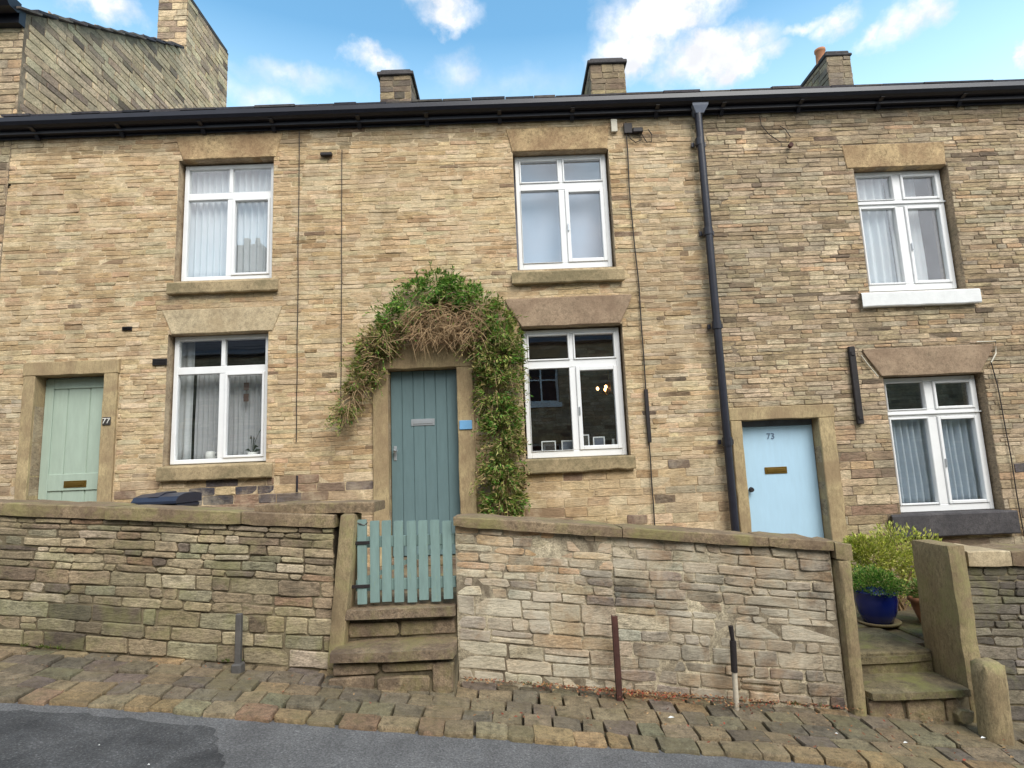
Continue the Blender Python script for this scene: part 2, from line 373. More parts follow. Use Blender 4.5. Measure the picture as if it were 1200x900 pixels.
# ------------------------------------------------------------------ terrain, road, pavement
SL = -.113                      # the street falls to the right
YF = 6.5                        # house fronts
def st(x): return SL * x
g = MB()
g.add([(-250, -250, st(-250) - .06), (250, -250, st(250) - .06), (250, 250, st(250) - .06), (-250, 250, st(-250) - .06)], [(0, 1, 2, 3)])
tag(g.build('ground', M['ground']), kind='structure')
g = MB()
def sheet(mb, x0, x1, y0, y1, dz, n=40):
    for i in range(n):
        a = x0 + (x1 - x0) * i / n; b = x0 + (x1 - x0) * (i + 1) / n
        mb.add([(a, y0, st(a) + dz), (b, y0, st(b) + dz), (b, y1, st(b) + dz), (a, y1, st(a) + dz)], [(0, 1, 2, 3)])
sheet(g, -60, 60, -3.4, 3.80, 0)
tag(g.build('road', M['asphalt']), kind='structure')
g = MB()                         # older, darker square of surfacing beside the kerb
pts = [(-6.0, 3.0), (-4.6, 2.74), (-3.2, 2.72), (-1.4, 2.9), (-1.55, 3.3), (-1.78, 3.62), (-2.6, 3.66), (-3.4, 3.60), (-4.4, 3.5), (-6.0, 3.55)]
pp = []
for i in range(len(pts)):
    a, b = pts[i], pts[(i + 1) % len(pts)]
    for k in range(12): t = k / 12; pp.append((a[0] + (b[0] - a[0]) * t + U(-.018, .018), a[1] + (b[1] - a[1]) * t + U(-.018, .018)))
g.add([(x, y, st(x) + .004) for x, y in pp], [tuple(range(len(pp)))])
tag(g.build('road_repair', M['asphalt_old']), kind='structure')

g = MB(); sheet(g, -14, 14, 3.765, 4.6, .006)
sets = MB(); sets.v, sets.f, sets.c, sets.m, sets.sm = g.v, g.f, g.c, [1] * len(g.f), g.sm
KERB = [((172, 144, 106), 4), ((164, 136, 98), 3), ((150, 132, 102), 3), ((156, 124, 98), 1), ((146, 134, 104), 2)]
SETT = [((140, 124, 98), 4), ((126, 114, 94), 4), ((150, 130, 100), 3), ((116, 106, 90), 3), ((130, 122, 96), 2), ((158, 132, 98), 1.5), ((122, 108, 96), 1.5)]
rows = [3.73, 3.885, 4.05, 4.215, 4.38, 4.47]
for ri in range(len(rows) - 1):
    x = -9.0 + U(0, .2)
    while x < 9:
        L = U(.14, .25) if x < 1.6 else U(.18, .34)
        y0, y1 = rows[ri] + U(-.01, .01), rows[ri + 1] + U(-.01, .01)
        gp = U(.001, .007); dip = U(-.006, .005); tilt = U(-.01, .01)
        def T(a, b, hgt, dip=dip, tilt=tilt, xm=x):
            w = .012 * noise.noise(Vector((a * 1.6, b * 3, 2)))
            return (a, b + .03 * noise.noise(Vector((a * .7, 3.1, 0))), st(a) - .012 + .05 * (b - 3.73) + hgt + dip + w + tilt * (a - xm) * 2)
        col = pick(KERB if ri == 0 and R() < .93 else SETT, .2)
        stone(sets, x + gp, x + L - gp, y0 + gp, y1 - gp, T, U(.036, .042), col, rnd=.010, jit=.008, h0=-.004, cen_t=.005, e=.003)
        x += L
tag(sets.build('pavement', [M['sett'], M['dirt']]), kind='structure')

g = MB()                         # the yards behind the garden walls
g.box(-9, 2.36, 4.8, 6.49, -.4, .62); g.box(2.362, 9, 4.98, 6.49, -1.4, .075)
yard = g.build('yard_paving', M['step']); tag(yard, kind='structure')
g = MB()
for (xa, xb, ya, yb, zt) in ((2.44, 3.18, 4.74, 5.4, .10), (2.44, 3.3, 5.42, 5.95, .10), (3.32, 3.9, 5.02, 5.9, .10), (2.44, 3.6, 5.97, 6.45, .10)):
    g.box(xa, xb - .008, ya, yb - .008, -.3, zt + U(-.004, .004), bev=.012)
tag(g.build('yard_flagstones', M['step_green']), kind='structure')

# ------------------------------------------------------------------ the three cottages
ZT = 5.74                       # top of the facade stones, tucked under the gutter
ZB = -1.0
# windows: frame x0,x1,z0,z1 at Y=6.6; style flags
WIN = dict(UL=(-3.747, -2.675, 3.905, 5.335), LL=(-3.787, -2.70, 1.793, 3.245), UC=(.193, 1.284, 3.885, 5.300),
           LC=(.193, 1.305, 1.70, 3.160), UR=(4.209, 5.28, 3.468, 4.940), LR=(4.234, 5.32, .945, 2.440))
LINT = dict(UL=(-3.82, -2.55, -3.72, -2.625, 5.355, 5.655), LL=(-3.885, -2.52, -3.765, -2.63, 3.250, 3.535),
            UC=(.10, 1.325, .165, 1.290, 5.305, 5.600), LC=(.014, 1.454, .185, 1.305, 3.178, 3.510),
            UR=(4.075, 5.30, 4.11, 5.28, 4.945, 5.235), LR=(4.014, 5.482, 4.185, 5.300, 2.452, 2.768))
SILL = dict(UL=(-3.808, -2.553, 3.705, 3.842), LL=(-3.829, -2.583, 1.612, 1.768), UC=(.10, 1.383, 3.668, 3.812),
            LC=(.155, 1.361, 1.543, 1.690), UR=(4.05, 5.40, 3.242, 3.411), LR=(4.06, 5.409, .698, .938))
DOOR = dict(L=(-5.25, -4.486, .62, 2.833), C=(-1.33, -.563, .62, 2.748), R=(2.565, 3.42, .075, 2.022))
def opening(k):
    w = WIN[k]; L = LINT[k]; S = SILL[k]
    return (w[0] - .022, w[1] + .022, w[2] - .035, L[4])
holes = [opening(k) for k in WIN] + list(DOOR.values())
block = []
for k in WIN:
    L = LINT[k]; S = SILL[k]; o = opening(k)
    block.append((L[2] - .01, L[3] + .01, L[4], L[5])); block.append((o[0], o[1], S[3] - .02, o[3])); block.append((S[0], S[1], S[2], S[3]))
block += [(-5.385, -4.325, ZB, 2.985), (-1.50, -.371, ZB, 3.0), (2.435, 3.60, ZB, 2.17)]
HX = [-5.76, -1.90, 2.40, 9.2]
zc = course_list(ZB, ZT, .036, .064, 1.60, .08, .11)
walls = [MB(), MB(), MB()]
for r in range(len(zc) - 1):
    z0, z1 = zc[r], zc[r + 1]
    x = HX[0] - U(0, .1)
    while x < HX[3]:
        big = z1 - z0 > .075 and z0 < 1.6
        L = U(.10, .36) if not big else U(.18, .38)
        if R() < .12: L *= 1.4
        if x > HX[2]: L *= 1.05
        xa, xb = max(x, HX[0]), x + L
        cx = (xa + xb) / 2
        hi = 0 if cx < HX[1] else (1 if cx < HX[2] else 2)
        rects = [(xa, xb, z0, z1)]
        for bl in block: rects = subtract(rects, bl)
        gx = .0019 if hi < 2 else .0026
        for (a, b, c, d) in rects:
            if b - a < .022 or d - c < .018: continue
            dark = big and ((cx < -1.2 and z0 > 1.05) or R() < .35) 
            if hi == 2: pal = GREY
            elif cx > 1.55: pal = GREY if R() < .6 else TAN
            else: pal = TAN
            if dark and R() < (.7 if -3.6 < cx < -1.5 else .4): pal = DARKB
            if cx < -5.35 and z0 < 2.6: pal = GREY
            col = pick(pal, .08)
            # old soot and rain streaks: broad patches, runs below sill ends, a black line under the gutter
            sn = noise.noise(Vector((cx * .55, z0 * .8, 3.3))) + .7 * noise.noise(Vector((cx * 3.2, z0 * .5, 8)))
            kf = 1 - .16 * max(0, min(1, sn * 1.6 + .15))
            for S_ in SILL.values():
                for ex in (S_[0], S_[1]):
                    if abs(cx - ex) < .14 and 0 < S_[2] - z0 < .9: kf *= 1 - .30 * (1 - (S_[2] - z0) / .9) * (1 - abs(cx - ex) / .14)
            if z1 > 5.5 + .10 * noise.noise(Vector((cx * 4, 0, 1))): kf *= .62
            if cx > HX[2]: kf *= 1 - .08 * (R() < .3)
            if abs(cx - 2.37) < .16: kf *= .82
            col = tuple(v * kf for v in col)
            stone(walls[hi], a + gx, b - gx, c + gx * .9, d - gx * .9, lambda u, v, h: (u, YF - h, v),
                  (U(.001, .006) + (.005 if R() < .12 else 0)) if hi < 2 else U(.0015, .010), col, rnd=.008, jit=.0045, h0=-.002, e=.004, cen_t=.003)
        x += L
names = ['left', 'mid', 'right']
labels = ['warm sandstone cottage with a mint green door and net curtained windows',
          'sandstone cottage with a teal plank door framed by a climbing plant',
          'greyer sandstone cottage downhill with a pale blue door and pleated net curtains']
cot = []
for i in range(3):
    root = empty('cottage', ((HX[i] + HX[i + 1]) / 2, YF, .62 if i < 2 else .075), labels[i], 'house', 'terraced cottages along the street')
    cot.append(root)
    hs = [h for h in holes if HX[i] < (h[0] + h[1]) / 2 < HX[i + 1]]
    holes_wall(walls[i], HX[i], HX[i + 1], ZB, ZT, hs, YF, YF + .34)
    # party walls, rear wall
    w = walls[i]
    w.box(HX[i] + .002, HX[i] + .12, YF + .345, 13.1, ZB, ZT, mat=1); w.box(HX[i + 1] - .12, HX[i + 1] - .002, YF + .345, 13.1, ZB, ZT, mat=1)
    w.box(HX[i], HX[i + 1], 13.11, 13.4, ZB, ZT, mat=1)
    wo = walls[i].build('wall', [M['wall'] if i < 2 else M['wall_grey'], M['mortar'] if i < 2 else M['mortar_dark'], M['wall'] if i < 2 else M['wall_grey']], root)
    # roof of stone slates: courses stepping up to the ridge
    rf = MB(); ys, zs_ = 6.33, 5.865; pitch = math.radians(27)
    for half in (0, 1):
        for r in range(15):
            x = HX[i]
            while x < HX[i + 1]:
                L = U(.25, .5); b = min(x + L, HX[i + 1]); s0 = r * .26; s1 = s0 + .34
                j = U(-.012, .012) if r == 0 else 0
                def P(s_, t):
                    y = ys + (s_ + j) * math.cos(pitch); z = zs_ + s_ * math.sin(pitch) + t
                    if half: y = 2 * 9.78 - y
                    return y, z
                lift = .018; t0 = U(.018, .034)
                a0 = P(s0, lift); a1 = P(s0, lift + t0); b1 = P(s1, t0 * .2); b0 = P(s1, -.012)
                rf.prismx([a0, b0, b1, a1], x + .004, b - .004, pick([((72, 68, 70), 3), ((88, 82, 78), 2), ((60, 60, 66), 2)], .2))
                x = b
    y0, z0 = 6.50, 5.80; rp = 9.78; rz = z0 + (rp - y0) * math.tan(pitch)
    rf.prismx([(y0, z0 - .05), (rp, rz - .05), (2 * rp - y0, z0 - .05), (2 * rp - y0, z0 + .02), (rp, rz + .02), (y0, z0 + .02)], HX[i], HX[i + 1], (.05, .05, .05))
    rf.prismx([(rp - .2, rz + .02), (rp, rz + .16), (rp + .2, rz + .02)], HX[i], HX[i + 1], lin((110, 100, 86)))
    rf.build('roof', M['slate'], root)
    # gutter, fascia and the iron brackets under it
    gt = MB(); xa = HX[i] if i else -6.6; xb = HX[i + 1]
    prof = [(6.305, 5.86), (6.295, 5.80), (6.315, 5.765), (6.35, 5.745), (6.42, 5.745), (6.455, 5.78), (6.46, 5.86), (6.45, 5.86), (6.445, 5.79), (6.415, 5.757), (6.35, 5.757), (6.323, 5.775), (6.307, 5.81), (6.317, 5.86)]
    gt.prismx(prof, xa, xb - .001)
    gt.box(xa, xb - .001, 6.462, 6.496, 5.735, 5.872)
    gt.build('gutter', M['black'], root)
    x = xa + .25
    while x < xb - .1:
        bk = MB()
        bk.prismx([(6.475, 5.74), (6.475, 5.655), (6.455, 5.66), (6.40, 5.72), (6.33, 5.742), (6.33, 5.744)], x, x + .045)
        bk.build('gutter_bracket', M['black'], root)
        gt2 = MB(); x += U(.8, 1.0)
    # rafter-foot board behind: dark soffit
    sf = MB(); sf.box(xa, xb - .001, 6.40, 6.461, 5.70, 5.742); sf.box(xa, xb - .001, 6.462, 6.478, 5.675, 5.733)
    sf.build('soffit', M['black'], root)
    # interiors: one room box per window and a ceiling between the floors
    rm = MB()
    for k, w_ in WIN.items():
        if not (HX[i] < w_[0] < HX[i + 1]): continue
        a, b, c, d = w_[0] - .7, w_[1] + .9, w_[2] - .8, w_[3] + .25
        a = max(a, HX[i] + .13); b = min(b, HX[i + 1] - .13)
        y0, y1 = YF + .35, 9.6
        q = lambda pts: rm.add(pts, [(0, 1, 2, 3)], mat=1 if k == 'LC' else 0)
        q([(a, y1, c), (b, y1, c), (b, y1, d), (a, y1, d)]); q([(a, y0, c), (a, y1, c), (a, y1, d), (a, y0, d)])
        q([(b, y0, c), (b, y1, c), (b, y1, d), (b, y0, d)]); q([(a, y0, c), (b, y0, c), (b, y1, c), (a, y1, c)]); q([(a, y0, d), (b, y0, d), (b, y1, d), (a, y1, d)])
        rm.box(w_[0] - .02, w_[1] + .02, 6.675, YF + .46, w_[2] - .03, w_[2] + .035, mat=2, bev=.006)   # inner sill board
    rm.build('interior', [M['room'], M['room_dark'], M['white']], root)

def cottage_of(x): return cot[0] if x < HX[1] else (cot[1] if x < HX[2] else cot[2])

# lintels, sills, windows
LM = dict(UL='dressed', LL='dressed_pale', UC='dressed', LC='dressed_pink', UR='dressed', LR='dressed_pink')
def slab(name, pts, y0, y1, mat, parent, label=None, j=.004):
    """dressed stone with an outline (x, z), chamfered front arris and slightly uneven face"""
    mb = MB(); n = len(pts); cx = sum(p[0] for p in pts) / n; cz = sum(p[1] for p in pts) / n
    poly = []
    for i in range(n):
        a, b = pts[i], pts[(i + 1) % n]; k = max(1, int(math.hypot(b[0] - a[0], b[1] - a[1]) / .12))
        for t in range(k):
            f = t / k; jj = 0 if t == 0 else U(-j, j)
            poly.append((a[0] + (b[0] - a[0]) * f + jj, a[1] + (b[1] - a[1]) * f + jj))
    m = len(poly)
    def ins(p, e):
        dx, dz = cx - p[0], cz - p[1]; sx = math.copysign(min(abs(dx), e), dx); sz = math.copysign(min(abs(dz), e), dz); return (p[0] + sx, p[1] + sz)
    r0 = [(x, y1, z) for x, z in poly]; r1 = [(x, y0 + .008, z) for x, z in poly]
    r2 = [(*[ins(p, .007)[0]], y0 + U(0, .003), ins(p, .007)[1]) for p in poly]
    vs = r0 + r1 + r2
    fs = [(q * m + i, q * m + (i + 1) % m, (q + 1) * m + (i + 1) % m, (q + 1) * m + i) for q in (0, 1) for i in range(m)]
    fs.append(tuple(2 * m + i for i in range(m))); fs.append(tuple(range(m - 1, -1, -1)))
    mb.add(vs, fs); return mb.build(name, M[mat] if isinstance(mat, str) else mat, parent, label)

for k in WIN:
    p = cottage_of(WIN[k][0]); a, b, c, d, z0, z1 = LINT[k]
    if k in ('LC', 'LR'):       # ends curve in towards the opening
        pts = [(c, z0), (d, z0), (d + (b - d) * .30, z0 + .09), (d + (b - d) * .72, z0 + .20), (b, z1 - .03), (b, z1), (a, z1), (a, z1 - .03), (a + (c - a) * .28, z0 + .20), (a + (c - a) * .70, z0 + .09)]
    else: pts = [(c, z0), (d, z0), (b, z1), (a, z1)]
    slab('lintel', pts, YF - (.028 if k in ('LC', 'LR') else .016), YF + .1, LM[k], p)
    a, b, z0, z1 = SILL[k]; mt = {'UR': 'white_sill', 'LR': 'sill_dark'}.get(k, 'sill')
    s = MB(); n = max(2, int((b - a) / .1)); zb = WIN[k][2] - .002
    vs = []; fs = []
    for t in range(n + 1):
        x = a + (b - a) * t / n; jz = U(-.004, .004) * (3 if k == 'LC' else 1); jy = U(-.004, .004)
        yf = 6.43 if k != 'LR' else 6.415
        vs += [(x, yf + jy + .008, z0 + jz), (x, yf + jy, z0 + .012 + jz), (x, yf + jy, z1 - .015), (x, yf + .014 + jy, z1), (x, 6.66, zb), (x, 6.66, z0)]
    for t in range(n):
        for q in range(6): fs.append((t * 6 + q, t * 6 + (q + 1) % 6, (t + 1) * 6 + (q + 1) % 6, (t + 1) * 6 + q))
    fs += [(5, 4, 3, 2, 1, 0), tuple(n * 6 + q for q in range(6))]
    s.add(vs, fs)
    # clip the stooled back of the sill to the opening
    o = opening(k)
    for i_, v in enumerate(s.v):
        if v[1] > 6.6: s.v[i_] = (min(max(v[0], o[0] + .001), o[1] - .001), v[1], v[2])
    lb = {'UR': 'white painted sill', 'LR': 'soot dark stone sill'}.get(k)
    s.build('sill', M[mt], p, lb)

def window(k, style):
    x0, x1, z0, z1 = WIN[k]; p = cottage_of(x0); f = MB(); Y = 6.6
    fw = .05; H = z1 - z0
    zt = z1 - H * .275; tr = .042
    if style == 'twin': fw = .045
    mx = (x0 + x1) / 2 + (.01 if style == 'plain' else .0)
    def bar(a, b, c, d, y=0, t=.07): f.box(a, b, Y + y, Y + t, c, d, bev=.005)
    bot = .075 if style != 'plain' else .05
    bar(x0, x0 + fw, z0, z1); bar(x1 - fw, x1, z0, z1)
    bar(x0 + fw, x1 - fw, z1 - fw, z1, .002); bar(x0 + fw, x1 - fw, z0, z0 + bot, .002)
    bar(x0 + fw, x1 - fw, zt - tr, zt + tr, .003)
    mu = .022 if style != 'twin' else .048
    bar(mx - mu, mx + mu, zt + tr, z1 - fw, .005)
    ml = .034 if style != 'twin' else .048
    bar(mx - ml, mx + ml, z0 + bot, zt - tr, .005)
    panes = []
    def sash(a, b, c, d, w, y=-.012):
        if w:
            bar(a, a + w, c, d, y, .05); bar(b - w, b, c, d, y, .05); bar(a + w, b - w, c, c + w, y + .001, .05); bar(a + w, b - w, d - w, d, y + .001, .05)
        panes.append((a + w - .002, b - w + .002, c + w - .002, d - w + .002))
    L_, R_ = x0 + fw, x1 - fw
    if style == 'plain':
        sash(L_, mx - mu, zt + tr, z1 - fw, .0); sash(mx + mu, R_, zt + tr, z1 - fw, .0)
        sash(L_, mx - ml, z0 + bot, zt - tr, 0); sash(mx + ml, R_, z0 + bot, zt - tr, .028)
    elif style == 'cas':
        sash(L_, mx - mu, zt + tr, z1 - fw, .018); sash(mx + mu, R_, zt + tr, z1 - fw, .018)
        sash(L_, mx - ml, z0 + bot, zt - tr, .006); sash(mx + ml, R_, z0 + bot, zt - tr, .045)
    else:
        sash(L_, mx - mu, zt + tr, z1 - fw, .012); sash(mx + mu, R_, zt + tr, z1 - fw, .030)
        sash(L_, mx - ml, z0 + bot, zt - tr, .02); sash(mx + ml, R_, z0 + bot, zt - tr, .035)
        f.box(x0 - .004, x1 + .004, Y - .018, Y - .001, zt - .008, zt + .006)
    wo = f.build('window', M['white'], p)
    for (a, b, c, d) in panes:
        g = MB(); g.box(a, b, Y + .026, Y + .034, c, d); g.build('pane', M['glass'], wo)
    if style != 'plain':
        h = MB(); h.box(mx + ml + .012, mx + ml + .028, Y - .03, Y - .012, (z0 + zt) / 2 - .06, (z0 + zt) / 2 + .03, bev=.003)
        h.build('catch', M['steel'], wo)
    return panes
styles = dict(UL='plain', LL='plain', UC='cas', LC='cas', UR='twin', LR='twin')
PN = {k: window(k, styles[k]) for k in WIN}

# curtains: real folded cloth hung inside the glass
def curtain(x0, x1, z0, z1, y, mat, label, amp=.018, wl=.07, gather=0):
    mb = MB(); n = int((x1 - x0) / .008); m = 10; vs = []; fs = []
    ph = U(0, 6)
    for i in range(n + 1):
        t = i / n
        for k in range(m + 1):
            s = k / m; z = z0 + (z1 - z0) * s
            x = x0 + (x1 - x0) * t
            w = amp * (math.sin(2 * math.pi * x / wl + ph + 1.4 * noise.noise(Vector((x * 4, s * .6, ph)))) + .6 * noise.noise(Vector((x * 13, s * .8, ph + 3))))
            vs.append((x + .01 * noise.noise(Vector((x * 5, s * 2, 1))), y + w, z))
    for i in range(n):
        for k in range(m): fs.append((i * (m + 1) + k, (i + 1) * (m + 1) + k, (i + 1) * (m + 1) + k + 1, i * (m + 1) + k + 1))
    mb.add(vs, fs, smooth=True); o = mb.build('curtain', M[mat])
    md = o.modifiers.new('thickness', 'SOLIDIFY'); md.thickness = .0012
    tag(o, label, 'curtain', 'curtains hung inside the windows'); return o
w = WIN['UL']; curtain(w[0] - .04, w[1] + .04, w[2] + .03, w[3] + .02, 6.73, 'net', 'white net curtain across the upper window above the mint green door side', .02, .075)
w = WIN['LL']; curtain(w[0] + .16, w[1] + .05, w[2] + .04, w[3] - .36, 6.80, 'net_grey', 'grey net curtain behind the pot plants in the ground floor window beside the mint door', .014, .06)
w = WIN['UR']; curtain(w[0] - .03, w[0] + .47, w[2] + .03, w[3] + .02, 6.73, 'net', 'white curtain drawn to the left side of the downhill upper window', .024, .10)
curtain(w[0] + .52, w[1] - .18, w[2] + .03, w[3] + .02, 6.80, 'net', 'plain white net in the right half of the downhill upper window', .006, .09)
w = WIN['LR']; curtain(w[0] + .0, w[0] + .53, w[2] + .04, w[3] - .36, 6.725, 'net_blue', 'pleated blue white net in the left pane beside the pale blue door', .034, .075)
curtain(w[0] + .545, w[1] - .02, w[2] + .04, w[3] - .33, 6.725, 'net_blue', 'pleated blue white net in the right pane beside the pale blue door', .034, .075)
# a blind pulled down in the middle upper window
w = WIN['UC']; b = MB(); b.box(w[0] - .02, w[1] + .02, 6.80, 6.806, w[2] + .03, w[3] + .02); b.tube([(w[0] - .02, 6.79, w[2] + .04), (w[1] + .02, 6.79, w[2] + .04)], .01, 8)
tag(b.build('roller_blind', M['blind']), 'plain lavender grey blind drawn down in the upper middle window', 'blind')
w = WIN['LL']; b = MB(); b.box(w[0] + .145, w[0] + .158, 6.74, 6.76, w[2] + .04, w[3] - .34)
cp = curtain(w[0] - .03, w[0] + .13, w[2] + .04, w[3] + .02, 6.80, 'net', 'narrow pale curtain at the left edge of the ground floor window beside the mint door', .01, .08)

# --------------------------------------------------- things on the inner window sills
def frame_thing(x, z, w, h, dark, label, rot=0):
    r = empty('picture_frame', (x, 6.74, z), label, 'picture frame', 'picture frames on the inner sill')
    f = MB(); t = .013
    f.box(x - w / 2, x - w / 2 + t, 6.73, 6.745, z, z + h, bev=.002); f.box(x + w / 2 - t, x + w / 2, 6.73, 6.745, z, z + h, bev=.002)
    f.box(x - w / 2 + t, x + w / 2 - t, 6.731, 6.745, z + h - t, z + h, bev=.002); f.box(x - w / 2 + t, x + w / 2 - t, 6.731, 6.745, z, z + t, bev=.002)
    fo = f.build('frame', M['white'], r)
    g = MB(); g.box(x - w / 2 + t, x + w / 2 - t, 6.737, 6.744, z + t, z + h - t)
    g.prismx([(6.745, z + h * .8), (6.80, z), (6.79, z), (6.745, z + h * .7)], x - .02, x + .02)
    g.build('backing_board', M['plaque_dark'] if dark else M['hopper'], r)
z = WIN['LC'][2] + .035
frame_thing(.443, z, .165, .160, True, 'low white picture frame, leftmost on the sill beside the climbing plant')
frame_thing(.66, z, .14, .158, False, 'grey backed white picture frame just left of the mullion')
frame_thing(.85, z, .12, .215, True, 'tall white picture frame just right of the mullion')
frame_thing(1.02, z, .135, .185, False, 'grey backed white picture frame at the right of the sill')
b = MB(); b.lathe(1.19, 6.76, [(.0, z), (.022, z), (.028, z + .07), (.016, z + .13), (.018, z + .155), (0, z + .155)], 16)
tag(b.build('white_jug', M['clay_white']), 'small white jug at the right end of the sill with the picture frames', 'jug')
# chandelier with lit candle bulbs hanging in that room
cz = 2.66; r = empty('chandelier', (1.43, 8.2, cz), 'brass chandelier with glowing bulbs inside the room beside the climbing plant', 'lamp')
b = MB(); b.tube([(1.43, 8.2, 3.4), (1.43, 8.2, cz)], .006); b.lathe(1.43, 8.2, [(0, cz - .08), (.03, cz - .05), (.018, cz), (.03, cz + .05), (.01, cz + .12)], 12)
for k in range(5):
    a = k * 2 * math.pi / 5 + .5; dx, dy = math.cos(a), math.sin(a)
    b.tube([(1.43 + dx * .16 * t, 8.2 + dy * .16 * t, cz - .03 - .05 * math.sin(math.pi * t) + .0 * t) for t in (0, .25, .5, .75, 1)], .006, 6)
b.build('arms', M['brass'], r)
for k in range(5):
    a = k * 2 * math.pi / 5 + .5; dx, dy = math.cos(a), math.sin(a)
    g = MB(); g.lathe(1.43 + dx * .16, 8.2 + dy * .16, [(0, cz - .02), (.014, cz - .012), (.021, cz + .006), (.016, cz + .025), (0, cz + .035)], 10); g.build('bulb', M['bulb'], r)
# orchid, vase and hanging charm in the left ground floor window
zl = WIN['LL'][2] + .035
r = empty('orchid', (-2.93, 6.74, zl), 'orchid with a white flower in a white pot on the sill beside the mint door', 'plant')
b = MB(); b.lathe(-2.93, 6.74, [(0, zl), (.042, zl), (.056, zl + .075), (.05, zl + .075), (.045, zl + .06), (0, zl + .06)], 20); b.build('pot', M['clay_white'], r)
b = MB(); b.tube([(-2.93, 6.74, zl + .06), (-2.90, 6.735, zl + .2), (-2.85, 6.73, zl + .31), (-2.80, 6.73, zl + .37)], .004, 6, lin((70, 84, 60))); b.build('stem', M['leaf'], r)
b = MB()
for (dx, dz, L) in ((.10, .045, .12), (-.08, .05, .1), (.07, .09, .1), (-.03, .2, .14), (.03, .19, .12)):
    c = lin((44, 62, 46)); b.add([(-2.93, 6.735, zl + .06), (-2.93 + dx * .5, 6.72, zl + .07 + dz), (-2.93 + dx * 1.1, 6.73, zl + .06 + dz * .8), (-2.93 + dx * .5, 6.75, zl + .04 + dz)], [(0, 1, 2, 3)], c)
b.build('leaves', M['leaf'], r)
b = MB()
for k in range(5):
    a = k * 1.256; b.add([(-2.79, 6.725, zl + .37), (-2.79 + .03 * math.cos(a - .4), 6.72, zl + .37 + .03 * math.sin(a - .4)), (-2.79 + .042 * math.cos(a), 6.72, zl + .37 + .042 * math.sin(a)), (-2.79 + .03 * math.cos(a + .4), 6.72, zl + .37 + .03 * math.sin(a + .4))], [(0, 1, 2, 3)], (.8, .8, .8))
b.build('flower', M['leaf'], r)
b = MB(); b.lathe(-3.41, 6.74, [(0, zl), (.04, zl), (.052, zl + .05), (.05, zl + .09), (.034, zl + .105), (.03, zl + .10), (0, zl + .02)], 20)
b.tube([(-3.365, 6.74, zl + .08), (-3.33, 6.74, zl + .085), (-3.325, 6.74, zl + .05), (-3.365, 6.74, zl + .03)], .006, 6)
tag(b.build('white_teapot', M['clay_white']), 'squat white handled pot on the left of the sill beside the mint door', 'pot')
b = MB(); b.tube([(-3.01, 6.72, 2.86), (-3.01, 6.72, 2.36)], .002, 5)
for zz in (2.66, 2.53): b.box(-3.04, -2.98, 6.715, 6.723, zz - .045, zz + .045, bev=.003)
tag(b.build('hanging_ornament', M['rust']), 'brown two piece ornament hanging in the window above the orchid', 'ornament')

# --------------------------------------------------- doors and stone surrounds
def surround(p, x0, x1, xo0, xo1, zb, zt, zl, lab=None):
    s = MB()
    slab('jamb', [(xo0, zb), (x0, zb), (x0, zt - .002), (xo0, zt - .002)], YF - .035, YF + .18, 'jamb', p)
    slab('jamb', [(x1, zb), (xo1, zb), (xo1, zt - .002), (x1, zt - .002)], YF - .035, YF + .18, 'jamb', p)
    slab('door_lintel', [(xo0 - .01, zt), (xo1 + .01, zt), (xo1 + .01, zl), (xo0 - .01, zl)], YF - .038, YF + .18, 'jamb', p)
    slab('threshold', [(x0 - .04, zb), (x1 + .04, zb), (x1 + .04, zb + .07), (x0 - .04, zb + .07)], YF - .12, YF + .16, 'step', p)
surround(cot[0], -5.25, -4.486, -5.378, -4.335, .62, 2.833, 2.985)
surround(cot[1], -1.33, -.563, -1.50, -.378, .62, 2.748, 3.0)
surround(cot[2], 2.565, 3.42, 2.443, 3.592, .075, 2.022, 2.165)

def boards(mb, x0, x1, z0, z1, y, widths, t=.035, gr=.006):
    x = x0
    for w_ in widths:
        b = x + (x1 - x0) * w_; mb.box(x + gr / 2, b - gr / 2, y, y + t, z0, z1, bev=.006); x = b
    mb.box(x0, x1, y + .012, y + t - .003, z0 + .003, z1 - .003)
def letter_plate(p, x, z, w_, h, y, mat, lab):
    b = MB(); b.box(x - w_ / 2, x + w_ / 2, y - .008, y + .002, z - h / 2, z + h / 2, bev=.003)
    b.box(x - w_ / 2 + .025, x + w_ / 2 - .025, y - .014, y - .007, z - h / 4, z + h / 4, bev=.003)
    b.build('letter_plate', M[mat], p, lab)
# mint door: three boards with a lower rail
y = 6.64
d = MB(); boards(d, -5.246, -4.490, .70, 2.828, y, [1 / 3] * 3, gr=.010)
d.box(-5.246, -5.15, y - .014, y - .002, .70, 2.81, bev=.004); d.box(-4.585, -4.49, y - .014, y - .002, .70, 2.81, bev=.004)
d.box(-5.149, -4.586, y - .014, y - .002, 1.555, 1.74, bev=.004); d.box(-5.149, -4.586, y - .014, y - .002, .70, .92, bev=.004); d.box(-5.149, -4.586, y - .014, y - .002, 2.70, 2.81, bev=.004)
do = d.build('door', M['mint'], cot[0]); letter_plate(do, -4.84, 1.625, .25, .075, y - .014, 'brass', None)
b = MB(); b.lathe(0, 0, [(0, 0)]) if False else None
b.tube([(-5.2, y - .014, 1.45), (-5.2, y - .06, 1.45)], [.014, .026], 12); b.build('handle', M['brass'], do)
